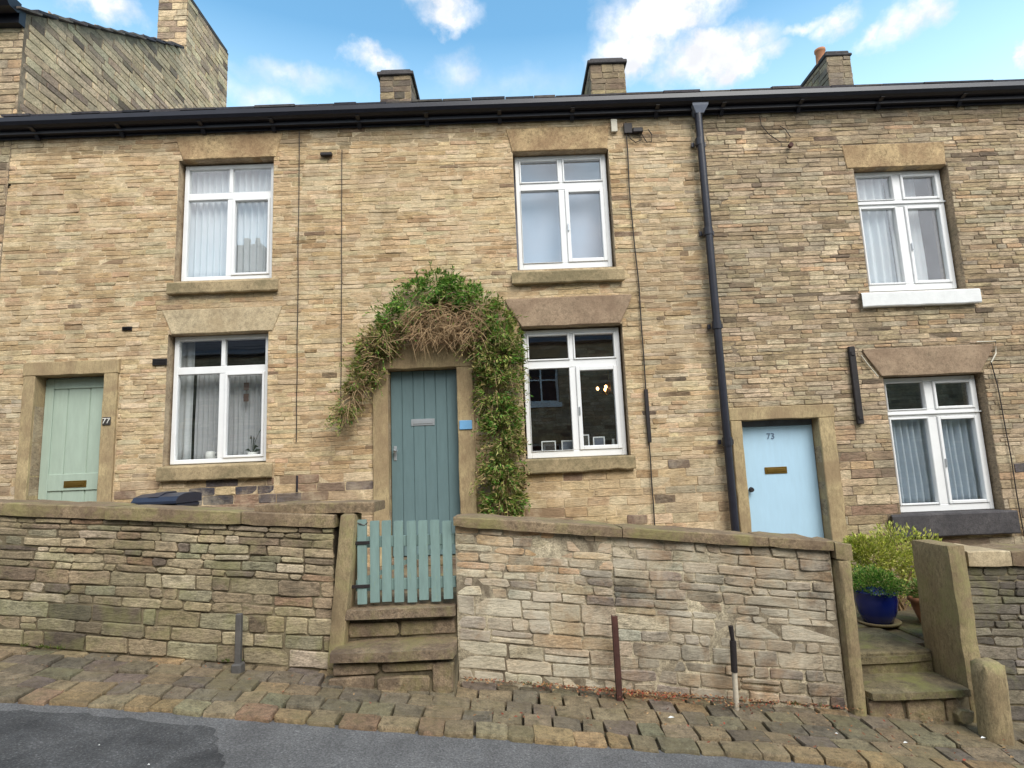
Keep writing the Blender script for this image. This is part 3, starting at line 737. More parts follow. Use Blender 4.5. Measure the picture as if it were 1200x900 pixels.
# teal door of wide vertical boards
y = 6.60
d = MB(); boards(d, -1.325, -.568, .70, 2.742, y, [.167] * 6, gr=.0018); do = d.build('door', M['teal'], cot[1])
letter_plate(do, -.965, 2.155, .265, .075, y, 'steel', None)
b = MB(); b.box(-1.295, -1.262, y - .008, y + .002, 1.74, 1.90, bev=.003); b.tube([(-1.278, y - .005, 1.86), (-1.278, y - .05, 1.86)], .012, 10); b.tube([(-1.278, y - .06, 1.86), (-1.26, y - .055, 1.845), (-1.278, y - .045, 1.83)], .02, 10); b.build('handle', M['steel'], do)
# pale blue flush door
y = 6.62
d = MB(); d.box(2.570, 3.415, y, y + .04, .155, 1.955, bev=.006); do = d.build('door', M['sky_door'], cot[2])
d = MB(); d.box(2.566, 3.419, y - .004, y + .05, 1.958, 2.020, bev=.004); d.build('door_head', M['hopper'], cot[2])
letter_plate(do, 2.955, 1.462, .25, .075, y, 'brass', None)
b = MB(); b.tube([(2.645, y, 1.262), (2.645, y - .03, 1.262), (2.645, y - .04, 1.262), (2.645, y - .07, 1.262)], [.014, .014, .03, .022], 14); b.build('handle', M['iron'], do)
def numerals(txt, x, z, size, y, mat, name, parent):
    cu = bpy.data.curves.new('numeral', 'FONT'); cu.body = txt; cu.size = size; cu.extrude = .003; cu.align_x = 'CENTER'; cu.align_y = 'CENTER'
    t = bpy.data.objects.new('numeral_tmp', cu); C.objects.link(t); bpy.context.view_layer.update()
    me = bpy.data.meshes.new_from_object(t.evaluated_get(bpy.context.evaluated_depsgraph_get()))
    bpy.data.objects.remove(t)
    me.transform(Matrix.Translation((x, y, z)) @ Matrix.Rotation(math.pi / 2, 4, 'X'))
    off = Vector((0, 0, 0)); p = parent
    while p is not None: off += Vector(p.location); p = p.parent
    me.transform(Matrix.Translation(-off)); me.materials.clear(); me.materials.append(M[mat])
    o = bpy.data.objects.new(name, me); C.objects.link(o); o.parent = parent; return o
numerals('73', 2.935, 1.84, .095, 6.616, 'numeral_grey', 'door_number', cot[2])
b = MB(); b.box(-4.465, -4.375, YF - .045, YF - .034, 2.25, 2.34, bev=.004); pl = b.build('number_plaque', M['plaque_dark'], cot[0], 'dark number plaque on the door jamb')
numerals('77', -4.42, 2.295, .085, YF - .048, 'numeral', 'numerals', pl)
b = MB(); b.box(-.545, -.405, YF - .048, YF - .034, 2.045, 2.145, bev=.004); pl = b.build('number_plaque', M['plaque_blue'], cot[1], 'blank light blue plaque on the door jamb')

# --------------------------------------------------- iron, pipes and cables on the fronts
r = MB(); pts = [(2.375, 6.40, 5.66), (2.372, 6.41, 3.5), (2.366, 6.41, 1.0), (2.366, 6.41, .1)]
pr = r.tube(pts, .043, 16)
dp = r.build('downpipe', M['pipe'], cot[2], 'tall black cast iron downpipe between two cottages')
h = MB()
h.add([(2.29, 6.33, 5.785), (2.49, 6.33, 5.785), (2.49, 6.49, 5.785), (2.29, 6.49, 5.785), (2.30, 6.335, 5.725), (2.48, 6.335, 5.725), (2.48, 6.485, 5.725), (2.30, 6.485, 5.725), (2.34, 6.36, 5.64), (2.43, 6.36, 5.64), (2.43, 6.46, 5.64), (2.34, 6.46, 5.64)],
      [(0, 1, 5, 4), (1, 2, 6, 5), (2, 3, 7, 6), (3, 0, 4, 7), (4, 5, 9, 8), (5, 6, 10, 9), (6, 7, 11, 10), (7, 4, 8, 11), (8, 9, 10, 11), (3, 2, 1, 0)])
h.build('rainwater_hopper', M['hopper'], cot[2])
for zz in (5.25, 4.15, 3.05, 1.75):
    h = MB(); h.tube([(2.369, 6.41, zz), (2.369, 6.41, zz + .09)], .053, 16); h.box(2.285, 2.318, 6.455, 6.485, zz + .02, zz + .07); h.box(2.42, 2.453, 6.455, 6.485, zz + .02, zz + .07)
    h.build('pipe_bracket', M['pipe'], cot[2])
def cable(pts, rad, mat, p, name='cable', lab=None, wob=.006):
    q = []
    for i in range(len(pts) - 1):
        a, b = Vector(pts[i]), Vector(pts[i + 1]); n = max(1, int((b - a).length / .12))
        for t in range(n):
            v = a.lerp(b, t / n); q.append((v.x + wob * noise.noise(Vector((v.z * 3, v.x, 1))), v.y, v.z))
    q.append(pts[-1]); m = MB(); m.tube(q, rad, 6); return m.build(name, M[mat], p, lab)
yc = 6.472
cable([(-2.346, yc, 5.66), (-2.338, yc, 1.98)], .005, 'cable', cot[0]); cable([(-1.89 + .05, yc, 5.40), (-1.85, yc, 2.13)], .005, 'cable', cot[1])
cable([(1.53, yc, 5.62), (1.515, yc, 4.6), (1.545, yc, 3.6), (1.535, yc, 2.2), (1.52, yc, .66)], .0075, 'cable', cot[1])
cable([(1.56, yc, 5.50), (1.57, yc, 5.41), (1.63, yc, 5.36), (1.70, yc, 5.39), (1.70, yc, 5.48), (1.76, yc, 5.36), (1.82, yc, 5.36), (1.83, yc, 5.45), (1.79, yc, 5.52)], .006, 'cable', cot[1], 'cable_loop', wob=0)
cable([(3.13, yc, 5.66), (3.14, yc, 5.52), (3.22, yc, 5.40), (3.34, yc, 5.30), (3.44, yc, 5.29), (3.47, yc, 5.36), (3.42, yc, 5.46), (3.36, yc, 5.50)], .005, 'cable', cot[2], 'cable_loop', wob=.003)
cable([(5.30, yc, 2.80), (5.52, yc, 2.80), (5.50, yc, 2.66), (5.43, yc, 2.56)], .007, 'cable_white', cot[2], wob=.003)
cable([(5.43, yc, 2.56), (5.46, yc, 2.3), (5.48, yc, 1.5), (5.49, yc, .5)], .006, 'cable', cot[2])
cable([(3.98, yc, 2.70), (4.04, yc, 2.60), (4.14, yc, 2.45)], .006, 'cable_white', cot[2], wob=.002)
cable([(-2.325, yc, 1.62), (-2.325, yc, 1.44)], .010, 'pipe', cot[0], 'pipe_end', wob=0)
b = MB(); b.box(1.60, 1.72, 6.43, 6.484, 5.47, 5.53, bev=.008); b.box(1.50, 1.60, 6.45, 6.484, 5.47, 5.60, bev=.005); b.build('cable_box', M['iron'], cot[1])
b = MB(); b.tube([(3.45, 6.47, 5.24), (3.45, 6.43, 5.24)], .028, 10); b.build('cable_hook', M['rust'], cot[2])
b = MB(); b.box(1.352, 1.425, 6.455, 6.484, 5.50, 5.66, bev=.004); b.build('junction_box', M['cable_white'], cot[1])
b = MB(); b.box(-2.09, -1.955, 6.44, 6.484, 5.325, 5.365, bev=.006); b.build('outdoor_sensor', M['iron'], cot[0])
def vent(x0, x1, z0, z1, p):
    b = MB(); b.box(x0, x1, 6.478, 6.49, z0, z1, bev=.002)
    n = 4
    for k in range(n): b.box(x0 + .008, x1 - .008, 6.471, 6.477, z0 + .006 + (z1 - z0 - .01) * k / n, z0 + .002 + (z1 - z0 - .01) * (k + .6) / n)
    b.build('air_vent', M['iron'], p)
vent(-3.96, -3.80, 2.90, 2.975, cot[0]); vent(-4.32, -4.21, 3.315, 3.36, cot[0])
b = MB(); b.box(1.515, 1.555, 6.45, 6.485, 1.82, 2.41, bev=.004); b.build('wall_tie_bar', M['iron'], cot[1], 'slim iron bar beside the window')
b = MB(); b.box(3.835, 3.905, 6.44, 6.48, 1.93, 2.80, bev=.006); b.box(3.85, 3.89, 6.43, 6.44, 1.98, 2.02); b.box(3.85, 3.89, 6.43, 6.44, 2.70, 2.74)
b.build('wall_tie_bar', M['iron'], cot[2], 'broad black iron bar beside the window')

# --------------------------------------------------- chimneys
def stack(p, x0, x1, y0, y1, z0, z1, cap, pal, pots=(), name='chimney', over=.05):
    s = MB(); s.box(x0, x1, y0, y1, z0, z1, mat=1)
    zc_ = course_list(z0, z1, .09, .15)
    for r in range(len(zc_) - 1):
        for face in range(3):
            a, b = (x0, x1) if face == 0 else (y0, y1)
            u = a
            while u < b - .02:
                L = U(.18, .36); e_ = min(u + L, b)
                if b - e_ < .08: e_ = b
                T = {0: lambda q, v, h: (q, y0 - h, v), 1: lambda q, v, h: (x1 + h, q, v), 2: lambda q, v, h: (x0 - h, q, v)}[face]
                stone(s, u + .004, e_ - .004, zc_[r] + .004, zc_[r + 1] - .004, T, U(.004, .014), pick(pal, .14)); u = e_
    so = s.build(name, [M['wall_grey'], M['mortar_dark']], p)
    c = MB(); c.box(x0 - over, x1 + over, y0 - over, y1 + over, z1, z1 + cap, bev=.012); c.box(x0 - .0, x1 + .0, y0 - .0, y1 + .0, z1 + cap + .001, z1 + cap + .07, bev=.02)
    c.build('chimney_cap', M['sill_dark'], so)
    for (px, py, pz, h, rr) in pots:
        q = MB(); q.lathe(px, py, [(rr, pz), (rr * .86, pz + .04), (rr * .8, pz + h * .8), (rr * .95, pz + h * .85), (rr * .95, pz + h), (rr * .7, pz + h), (rr * .68, pz + .02)], 16); q.build('chimney_pot', M['terracotta'], so)
CH = [((128, 112, 96), 4), ((108, 98, 88), 3), ((150, 132, 104), 2), ((92, 84, 78), 2)]
stack(cot[0], -2.03, -1.49, 9.5, 10.85, 6.5, 8.54, .07, CH)
stack(cot[1], 1.69, 2.29, 9.5, 10.4, 6.5, 8.62, .07, [((150, 134, 104), 4), ((128, 112, 92), 3), ((168, 150, 112), 2)])
stack(cot[2], 5.90, 6.32, 9.5, 10.9, 6.5, 8.62, .05, [((150, 136, 112), 4), ((128, 118, 104), 3), ((166, 150, 120), 2)], [(5.98, 9.8, 8.68, .30, .10)], over=.03)

# --------------------------------------------------- the taller house up the hill
tall = empty('tall_house', (-8.5, YF, .6), 'taller stone house at the far left whose gable rises above the cottages', 'house')
GX = -5.725; tw = MB()
vz0, vy0, vs_ = 7.36, 6.5, .637; ridge_y = 10.6
def verge(y): return vz0 + (min(y, ridge_y) - vy0) * vs_ - max(0, y - ridge_y) * vs_
tw.add([(GX, 6.5, 5), (GX, ridge_y, 5), (GX, ridge_y, verge(ridge_y)), (GX, 6.5, vz0)], [(0, 1, 2, 3)], mat=1)
tw.add([(GX, ridge_y, 5), (GX, 14.7, 5), (GX, 14.7, verge(14.7)), (GX, ridge_y, verge(ridge_y))], [(0, 1, 2, 3)], mat=1)
tw.box(-11.5, HX[0] - .004, 6.5, 14.7, -1, 5.0, mat=1); tw.box(-11.5, GX - .002, 6.5, 6.9, 5.001, 7.3, mat=1); tw.box(-11.5, GX - .002, 14.4, 14.7, 5.001, 7.3, mat=1)
zz = 5.3
TG = [((220, 198, 160), 4), ((206, 184, 146), 4), ((190, 168, 138), 3), ((164, 144, 122), 2), ((206, 190, 154), 2), ((120, 106, 92), 1)]
while zz < 10:
    h = U(.08, .13); y = 6.5 + U(0, .1)
    while y < 12:
        L = U(.2, .45); e_ = y + L; cyy = (y + e_) / 2
        if zz + h * .6 < verge(cyy) - .02:
            stone(tw, y + .004, e_ - .004, zz + .004, zz + h - .004, lambda q, v, k: (GX + k, q, v), U(.004, .014), pick(TG, .14))
        y = e_
    zz += h
zz = -.5
while zz < 7.3:
    h = U(.07, .12); x = -8.2
    while x < GX:
        L = U(.2, .42); e_ = min(x + L, GX if zz > 5.8 else HX[0] - .004)
        if e_ - x > .03 and not (zz + h > 7.3): stone(tw, x + .004, e_ - .004, zz + .004, zz + h - .004, lambda q, v, k: (q, 6.5 - k, v), U(.004, .012), pick(GREY, .12))
        x += L
    zz += h
tw.build('wall', [M['wall_grey'], M['mortar_dark']], tall)
tr = MB(); ang = math.atan(vs_)
for half in (0, 1):
    for r in range(17):
        x = -11.5
        while x < GX + .06:
            b = min(x + U(.3, .5), GX + .08); s0 = r * .30 - .2; s1 = s0 + .38
            def P(s_, t):
                yy = vy0 + s_ * math.cos(ang); z_ = vz0 + s_ * math.sin(ang) + t
                if half: yy = 2 * ridge_y - yy
                return yy, z_
            t0 = U(.02, .045)
            ym = (P(s0, 0)[0] + P(s1, 0)[0]) / 2
            if 9.75 < ym < 11.75: b = min(b, GX - .012)
            if b - x < .02: break
            if (P(s1, 0)[0] <= ridge_y + .1) if not half else (P(s1, 0)[0] >= ridge_y - .1):
                tr.prismx([P(s0, .035), P(s1, .0), P(s1, t0), P(s0, .035 + t0)], x + .003, b - .003, pick([((84, 78, 78), 3), ((104, 96, 88), 2), ((66, 64, 70), 2)], .2))
            x = b
tr.prismx([(vy0 - .1, vz0 - .06), (ridge_y, verge(ridge_y) + .0), (ridge_y, verge(ridge_y) + .03), (vy0 - .1, vz0 - .03)], -11.5, GX - .012, (.06, .06, .06))
tr.prismx([(14.8, vz0 - .06), (14.8, vz0 - .03), (ridge_y, verge(ridge_y) + .03), (ridge_y, verge(ridge_y))], -11.5, GX - .012, (.06, .06, .06))
tr.build('roof', M['slate'], tall)
tg = MB(); tg.prismx([(6.20, 7.40), (6.19, 7.30), (6.24, 7.25), (6.36, 7.25), (6.40, 7.30), (6.40, 7.40)], -11.5, GX + .03); tg.box(-11.5, GX + .01, 6.401, 6.495, 7.16, 7.36); tg.build('gutter', M['black'], tall)
stack(tall, -6.26, GX + .004, 9.92, 11.5, 9.4, 10.62, .05, TG, name='chimney', over=.012)
# broken slates piled where the cottage roof meets the gable
sl = MB()
for (x, z, s_) in ((-5.62, 5.93, .07), (-5.50, 5.95, .09), (-5.38, 5.97, .07), (-5.20, 5.96, .09), (-5.08, 5.95, .05)):
    sl.add([(x - s_, 6.62, z - .03), (x + s_, 6.62, z - .03), (x + s_ * .4, 6.66, z + s_ * 1.1), (x - s_ * .7, 6.66, z + s_), (x - s_, 6.70, z - .03), (x + s_, 6.70, z - .03)], [(0, 1, 2, 3), (4, 3, 2, 5), (0, 3, 4), (1, 5, 2), (0, 4, 5, 1)], lin((78, 74, 76)))
tag(sl.build('slate_flashing', M['slate'], cot[0]))

# --------------------------------------------------- garden walls
def rubble(mb, x0, x1, zb, zt, n, pal, yf=4.465, soot=lambda x, v: .15, dark_low=0, gap=.0026, depth=(.004, .017), lo=.09, hi=.34):
    vs_ = [0]
    for i in range(n): vs_.append(vs_[-1] + U(.7, 1.4) * (1.25 if i < n * .4 else .85))
    vs_ = [v / vs_[-1] for v in vs_]
    for r in range(n):
        x = x0
        while x < x1 - .01:
            L = U(lo, hi) * (1.15 if vs_[r + 1] - vs_[r] > 1 / n else .9); e_ = min(x + L, x1)
            if x1 - e_ < .07: e_ = x1
            g_ = gap * (.7 + 1.6 * R() * (1 if vs_[r] < .35 else .4))
            parts_ = [(vs_[r], vs_[r + 1])]
            if R() < .07 and vs_[r + 1] - vs_[r] > 1 / n: m_ = (vs_[r] + vs_[r + 1]) / 2; parts_ = [(vs_[r], m_), (m_, vs_[r + 1])]
            H = zt((x + e_) / 2) - zb((x + e_) / 2)
            for (a, b) in parts_:
                def T(u, v, h):
                    wv = .010 * noise.noise(Vector((u * 1.3, v * 5, 7)))
                    vv = v / H
                    return (u, yf - h - .012 * noise.noise(Vector((u * .9, vv * 2, 4))), zb(u) + vv * (zt(u) - zb(u)) + wv)
                cx = (x + e_) / 2; sn = noise.noise(Vector((cx * 1.4, a * 3.5, 2.2))) + .6 * noise.noise(Vector((cx * 4.5, a * 2, 6)))
                so_ = soot(cx, a); kf = 1 - .62 * max(0, min(1, so_ * 1.1 + sn * .9 * (so_ > .05) - .05)); cc_ = pick(pal, .13)
                cc_ = (cc_[0] * kf, cc_[1] * kf * .99, cc_[2] * (kf + .03))
                if yf == 4.465 and -.43 < cx < .75 and a > .70 and R() < .5: cc_ = pick([((188, 150, 112), 2), ((198, 164, 122), 2)], .12)
                stone(mb, x + g_, e_ - g_, a * H + g_, b * H - g_, T, U(*depth), cc_, rnd=.010, jit=.007, h0=-.012, e=.006, cen_t=.007)
            x = e_
def core(mb, x0, x1, zb, zt, y0, y1, mat=1):
    mb.prism([(x0, zb(x0) - .3), (x1, zb(x1) - .3), (x1, zt(x1) - .003), (x0, zt(x0) - .003)], y0, y1, mat=mat)
def cope(x0, x1, zt0, zt1, th, y0, y1, p, jit=.006, mat='coping'):
    mb = MB(); n = max(2, int((x1 - x0) / .09)); m = 4; vs = []; fs = []
    for i in range(n + 1):
        t = i / n; x = x0 + (x1 - x0) * t; zt = zt0 + (zt1 - zt0) * t; e_ = .010 if i in (0, n) else 0
        jy = U(-jit, jit) * .6; jz = U(-jit, jit) * .5; jb = U(-jit, jit) * .6
        vs += [(x, y0 + jy + .003 + e_ * .4, zt - th + jb + e_ * .4), (x, y0 + jy + e_ * .4, zt - th * .6), (x, y0 + jy + .001 + e_ * .4, zt - .008 + jz - e_ * .4), (x, y0 + .009 + jy + e_ * .4, zt + jz - e_ * .4),
               (x, y1 - .02, zt + U(-jit, jit) - e_), (x, y1, zt - .02), (x, y1, zt - th)]
    q = 7
    for i in range(n):
        for k in range(q): fs.append((i * q + k, i * q + (k + 1) % q, (i + 1) * q + (k + 1) % q, (i + 1) * q + k))
    fs += [tuple(range(q - 1, -1, -1)), tuple(n * q + k for k in range(q))]
    mb.add(vs, fs); return mb.build('coping_stone', M[mat], p)

base = lambda x: .062 + SL * x + .01
# left wall
lw = empty('garden_wall', (-3.5, 4.6, .45), 'rubble stone garden wall left of the green picket gate', 'wall', 'garden walls along the pavement')
ztl = lambda x: 1.215 - .077 * (x + 1.3)
mb = MB(); core(mb, -8.5, -1.33, base, ztl, 4.467, 4.80); rubble(mb, -8.5, -1.325, base, ztl, 13, GARD, soot=lambda x, v: .06 + .14 * (v > .7))
mb.build('stonework', [M['garden'], M['joint']], lw)
x = -8.5
for e_ in (-7.4, -6.3, -5.1, -4.05, -3.0, -2.0, -1.31):
    cope(x + .003, e_ - .003, ztl(x) + .098, ztl(e_) + .098, .095, 4.425 + U(-.008, .008), 4.83, lw); x = e_
cope(-1.92, -1.03, 1.412, 1.398, .078, 4.47, 4.86, lw)
# right wall
rw = empty('garden_wall', (.95, 4.6, -.05), 'rubble stone garden wall with lime patches between the two gateways', 'wall', 'garden walls along the pavement')
ztr = lambda x: 1.224 - .104 * x - .075
mb = MB(); core(mb, -.43, 2.33, base, ztr, 4.4655, 4.80, 2); rubble(mb, -.43, .72, base, ztr, 14, GARDR + [((204, 192, 162), 3)], lo=.10, hi=.32, gap=.003, depth=(.001, .009), soot=lambda x, v: .06)
rubble(mb, .72, 2.325, base, ztr, 14, GARDR, gap=.0028, depth=(.002, .013), soot=lambda x, v: min(.6, .20 + .30 * max(0, x - .8)) * (1.1 - .4 * (v < .3)))
mb.build('stonework', [M['limed'], M['joint'], M['joint_lime']], rw)
x = -.44
for e_ in (.80, 1.87, 2.345):
    cope(x + .003, e_ - .003, 1.224 - .104 * x, 1.224 - .104 * e_, .075, 4.415 + U(-.006, .006), 4.83, rw); x = e_
cope(2.348, 2.47, .975, .955, .125, 4.41, 4.80, rw)
# far right wall
fw_ = empty('garden_wall', (5.5, 4.6, -.5), 'stretch of garden wall at the far right beyond the leaning slab', 'wall', 'garden walls along the pavement')
ztf = lambda x: .750 - .035 * (x - 3.32)
mb = MB(); core(mb, 3.335, 8.5, base, ztf, 4.50, 4.83); rubble(mb, 3.335, 8.5, base, ztf, 15, [((162, 152, 132), 4), ((176, 164, 138), 3), ((140, 130, 118), 3), ((150, 144, 116), 2), ((122, 112, 104), 1)], yf=4.498, depth=(.003, .012), soot=lambda x, v: .38)
mb.build('stonework', [M['garden'], M['joint']], fw_)
x = 3.34
for e_ in (3.66, 4.5, 5.6, 7, 8.5):
    cope(x + .003, e_ - .003, ztf(x) + .115, ztf(e_) + .115, .113, 4.45, 4.87, fw_, mat='coping' if x > 3.5 else 'dressed_pale'); x = e_

# rough upright stones
def rough(name, x0, x1, y0, y1, z0, z1, lean, mat, label, cat, amp=.008, rnd=.02, top_slope=0, group=None, parent=None):
    nx, ny, nz = 4, 4, max(5, int((z1 - z0) / .07))
    mb = MB(); vs = {}; V = []; F = []
    def P(i, j, k):
        key = (i, j, k)
        if key in vs: return vs[key]
        u, v, w_ = i / nx, j / ny, k / nz
        x = x0 + (x1 - x0) * u; y = y0 + (y1 - y0) * v; z_ = z0 + (z1 - z0) * w_
        cx_, cy_ = (x0 + x1) / 2, (y0 + y1) / 2
        ee = (i in (0, nx)) + (j in (0, ny)) + (k == nz)
        if ee >= 2:
            if i in (0, nx): x += (cx_ - x) / abs(cx_ - x) * rnd * .6
            if j in (0, ny): y += (cy_ - y) / abs(cy_ - y) * rnd * .6
            if k == nz: z_ -= rnd * .6
        n3 = noise.noise_vector(Vector((x * 6, y * 6, z_ * 5 + x0 * 3))) * .55 + noise.noise_vector(Vector((x * 22, y * 22, z_ * 17))) * .45
        x += n3.x * amp; y += n3.y * amp; z_ += n3.z * amp + (top_slope * (v) if k == nz else 0)
        x += lean[0] * (z_ - z0); y += lean[1] * (z_ - z0)
        vs[key] = len(V); V.append((x, y, z_)); return vs[key]
    for i in range(nx):
        for j in range(ny): F.append((P(i, j, nz), P(i + 1, j, nz), P(i + 1, j + 1, nz), P(i, j + 1, nz))); F.append((P(i, j + 1, 0), P(i + 1, j + 1, 0), P(i + 1, j, 0), P(i, j, 0)))
    for k in range(nz):
        for i in range(nx): F.append((P(i, 0, k), P(i + 1, 0, k), P(i + 1, 0, k + 1), P(i, 0, k + 1))); F.append((P(i + 1, ny, k), P(i, ny, k), P(i, ny, k + 1), P(i + 1, ny, k + 1)))
        for j in range(ny): F.append((P(0, j + 1, k), P(0, j, k), P(0, j, k + 1), P(0, j + 1, k + 1))); F.append((P(nx, j, k), P(nx, j + 1, k), P(nx, j + 1, k + 1), P(nx, j, k + 1)))
    mb.add(V, F, smooth=True); o = mb.build(name, M[mat], parent)
    md = o.modifiers.new('edge', 'EDGE_SPLIT'); md.split_angle = math.radians(38)
    if parent is None: tag(o, label, cat, group)
    return o
rough('stone_gate_post', -1.385, -1.255, 4.42, 4.66, .12, 1.318, (.088, 0), 'post', 'slightly leaning stone post at the left of the green picket gate', 'gate post', group='stone gate posts')
rough('stone_gate_post', 2.335, 2.445, 4.40, 4.66, -.35, .848, (.01, 0), 'post', 'slim upright stone post at the end of the limed wall beside the steps', 'gate post', group='stone gate posts')
rough('stone_gate_post', 3.175, 3.312, 4.42, 4.84, -.30, .915, (.0, 0), 'post', 'broad deep stone slab standing beside the blue flower pot', 'gate post', group='stone gate posts', rnd=.015, amp=.012)
rough('stone_bollard', 3.075, 3.245, 4.12, 4.29, -.55, .185, (.02, 0), 'post', 'short rounded stone stump standing on the pavement by the steps', 'bollard', rnd=.03, amp=.010)
# steps at the green gate
r = empty('stone_steps', (-.85, 4.4, .15), 'worn brown stone steps below the green picket gate', 'steps')
rough('tread', -1.27, -.435, 4.42, 4.95, .568, .645, (0, 0), 'step', '', '', .012, .02, parent=r)
rough('tread', -1.29, -.43, 4.20, 4.60, .343, .415, (0, 0), 'step', '', '', .014, .02, parent=r)
mb = MB(); mb.box(-1.24, -.435, 4.50, 4.9, .30, .56, mat=1); mb.box(-1.27, -.435, 4.27, 4.55, -.1, .33, mat=1)
for (a, b, c, d, yf) in ((-1.235, -.86, .43, .535, 4.50), (-.85, -.445, .425, .54, 4.50), (-1.28, -.95, .245, .325, 4.27), (-.94, -.56, .25, .32, 4.27), (-1.30, -.98, .13, .24, 4.25), (-.97, -.60, .12, .235, 4.25), (-.59, -.44, .10, .32, 4.26)):
    stone(mb, a + .004, b - .004, c + .004, d - .004, lambda u, v, h, yf=yf: (u, yf - h, v), U(.01, .022), pick([((112, 96, 80), 3), ((84, 76, 72), 3), ((134, 118, 100), 1)], .15), rnd=.015, jit=.006, h0=-.01)
mb.build('riser', [M['step'], M['joint']], r)
# steps at the right gateway
r = empty('stone_steps', (2.8, 4.5, -.3), 'pale green stone steps between the slim post and the broad slab', 'steps')
rough('tread', 2.455, 3.17, 4.36, 4.80, -.108, -.05, (0, 0), 'step_green', '', '', .010, .02, parent=r)
rough('tread', 2.455, 3.168, 4.72, 5.10, .02, .080, (0, 0), 'step_green', '', '', .010, .02, parent=r)
mb = MB(); mb.box(2.45, 3.17, 4.42, 4.97, -.5, -.10, mat=1); mb.box(2.46, 3.165, 4.76, 4.97, -.09, .03, mat=1)
for (a, b, c, d) in ((2.455, 2.70, -.30, -.115), (2.71, 2.98, -.32, -.115), (2.99, 3.10, -.34, -.12)):
    stone(mb, a + .004, b - .004, c + .004, d - .004, lambda u, v, h: (u, 4.42 - h, v), U(.01, .03), pick([((128, 118, 92), 3), ((110, 104, 88), 2)], .15), rnd=.02, jit=.008, h0=-.01)
stone(mb, 3.03, 3.15, -.28, -.18, lambda u, v, h: (u, 4.38 - h, v), .03, lin((150, 104, 96)), rnd=.03, jit=.01, h0=-.03)
mb.build('riser', [M['step'], M['joint']], r)

# --------------------------------------------------- picket gate
gt = empty('picket_gate', (-.80, 4.5, .66), 'weathered green wooden picket gate above the worn steps', 'gate')
gx0, gx1 = -1.165, -.445; n = 8; pitch = (gx1 - gx0) / n
for i in range(n):
    x = gx0 + pitch * (i + .5) + U(-.004, .004); hw = pitch * .375; zt = 1.264 + U(-.005, .005) - .004 * i; zb_ = .668 + U(-.008, .008)
    m = MB(); m.prism([(x - hw, zb_), (x + hw, zb_), (x + hw, zt - .006), (x + hw * .85, zt), (x - hw * .85, zt), (x - hw, zt - .006)], 4.478, 4.497)
    m.build('picket', M['gate'], gt)
for zc_ in (.79, 1.10):
    m = MB(); m.box(gx0 - .01, gx1 + .01, 4.498, 4.535, zc_ - .04, zc_ + .04, bev=.004); m.build('rail', M['gate'], gt)
m = MB(); m.add([(gx0, 4.499, .83), (gx0 + .09, 4.499, .83), (gx1, 4.499, 1.06), (gx1 - .09, 4.499, 1.06), (gx0, 4.53, .83), (gx0 + .09, 4.53, .83), (gx1, 4.53, 1.06), (gx1 - .09, 4.53, 1.06)], [(0, 1, 2, 3), (4, 7, 6, 5), (0, 4, 5, 1), (1, 5, 6, 2), (2, 6, 7, 3), (3, 7, 4, 0)]); m.build('brace', M['gate'], gt)
for zc_ in (.79, 1.10):
    m = MB(); m.box(gx0 - .06, gx0 + .10, 4.470, 4.477, zc_ - .012, zc_ + .012, bev=.002); m.build('hinge', M['iron'], gt)
m = MB(); m.tube([(gx0 - .01, 4.49, 1.25), (gx0 + .03, 4.47, 1.24), (gx0 + .06, 4.48, 1.225), (gx0 + .085, 4.475, 1.245)], .004, 6); m.build('gate_chain', M['greyiron'], gt)

# --------------------------------------------------- iron stubs in the pavement
def gz(x, y): return st(x) + .01 + .05 * (y - 3.73)
m = MB(); m.box(-1.975, -1.935, 4.32, 4.36, gz(-1.95, 4.34) - .05, .665, bev=.006); m.box(-1.99, -1.92, 4.30, 4.38, gz(-1.95, 4.34) - .05, gz(-1.95, 4.34) + .075, bev=.01)
tag(m.build('iron_stub_post', M['greyiron']), 'short grey iron stub in front of the wall left of the gate', 'iron post', 'iron stubs along the wall foot')
m = MB(); m.box(.672, .682, 4.33, 4.375, -.12, .54, bev=.002); m.box(.682, .712, 4.33, 4.340, -.12, .54, bev=.002)
tag(m.build('iron_stub_post', M['rust']), 'rusty brown iron angle post against the wall right of the gate', 'iron post', 'iron stubs along the wall foot')
rr_ = empty('iron_stub_post', (1.50, 4.33, -.13), 'thin iron rod, black above and flaking white below, against the right wall', 'iron post', 'iron stubs along the wall foot')
m = MB(); m.tube([(1.492, 4.335, -.20), (1.502, 4.335, .135)], .018, 10); m.build('painted_foot', M['flaky'], rr_)
m = MB(); m.tube([(1.502, 4.335, .135), (1.512, 4.34, .34)], .022, 10); m.tube([(1.512, 4.34, .34), (1.506, 4.34, .44)], [.014, .018], 8); m.build('rod', M['iron'], rr_)

# --------------------------------------------------- wheelie bin in the left yard
bx, by = -3.19, 5.55
r = empty('wheelie_bin', (bx, by, .62), 'blue grey wheelie bin with its lid showing above the left wall', 'bin')
m = MB(); z0, z1 = .68, 1.40
m.add([(bx - .15, by - .15, z0), (bx + .15, by - .15, z0), (bx + .15, by + .15, z0), (bx - .15, by + .15, z0), (bx - .185, by - .18, z1), (bx + .185, by - .18, z1), (bx + .185, by + .19, z1), (bx - .185, by + .19, z1)],
      [(3, 2, 1, 0), (4, 5, 6, 7), (0, 1, 5, 4), (1, 2, 6, 5), (2, 3, 7, 6), (3, 0, 4, 7)]); m.box(bx - .195, bx + .195, by - .195, by + .20, z1 - .03, z1 + .012, bev=.01); m.build('body', M['bin'], r)
m = MB()
pr = [(by - .22, 1.413), (by - .22, 1.435), (by - .18, 1.475), (by - .07, 1.50), (by + .10, 1.505), (by + .22, 1.49), (by + .22, 1.415), (by, 1.4135)]
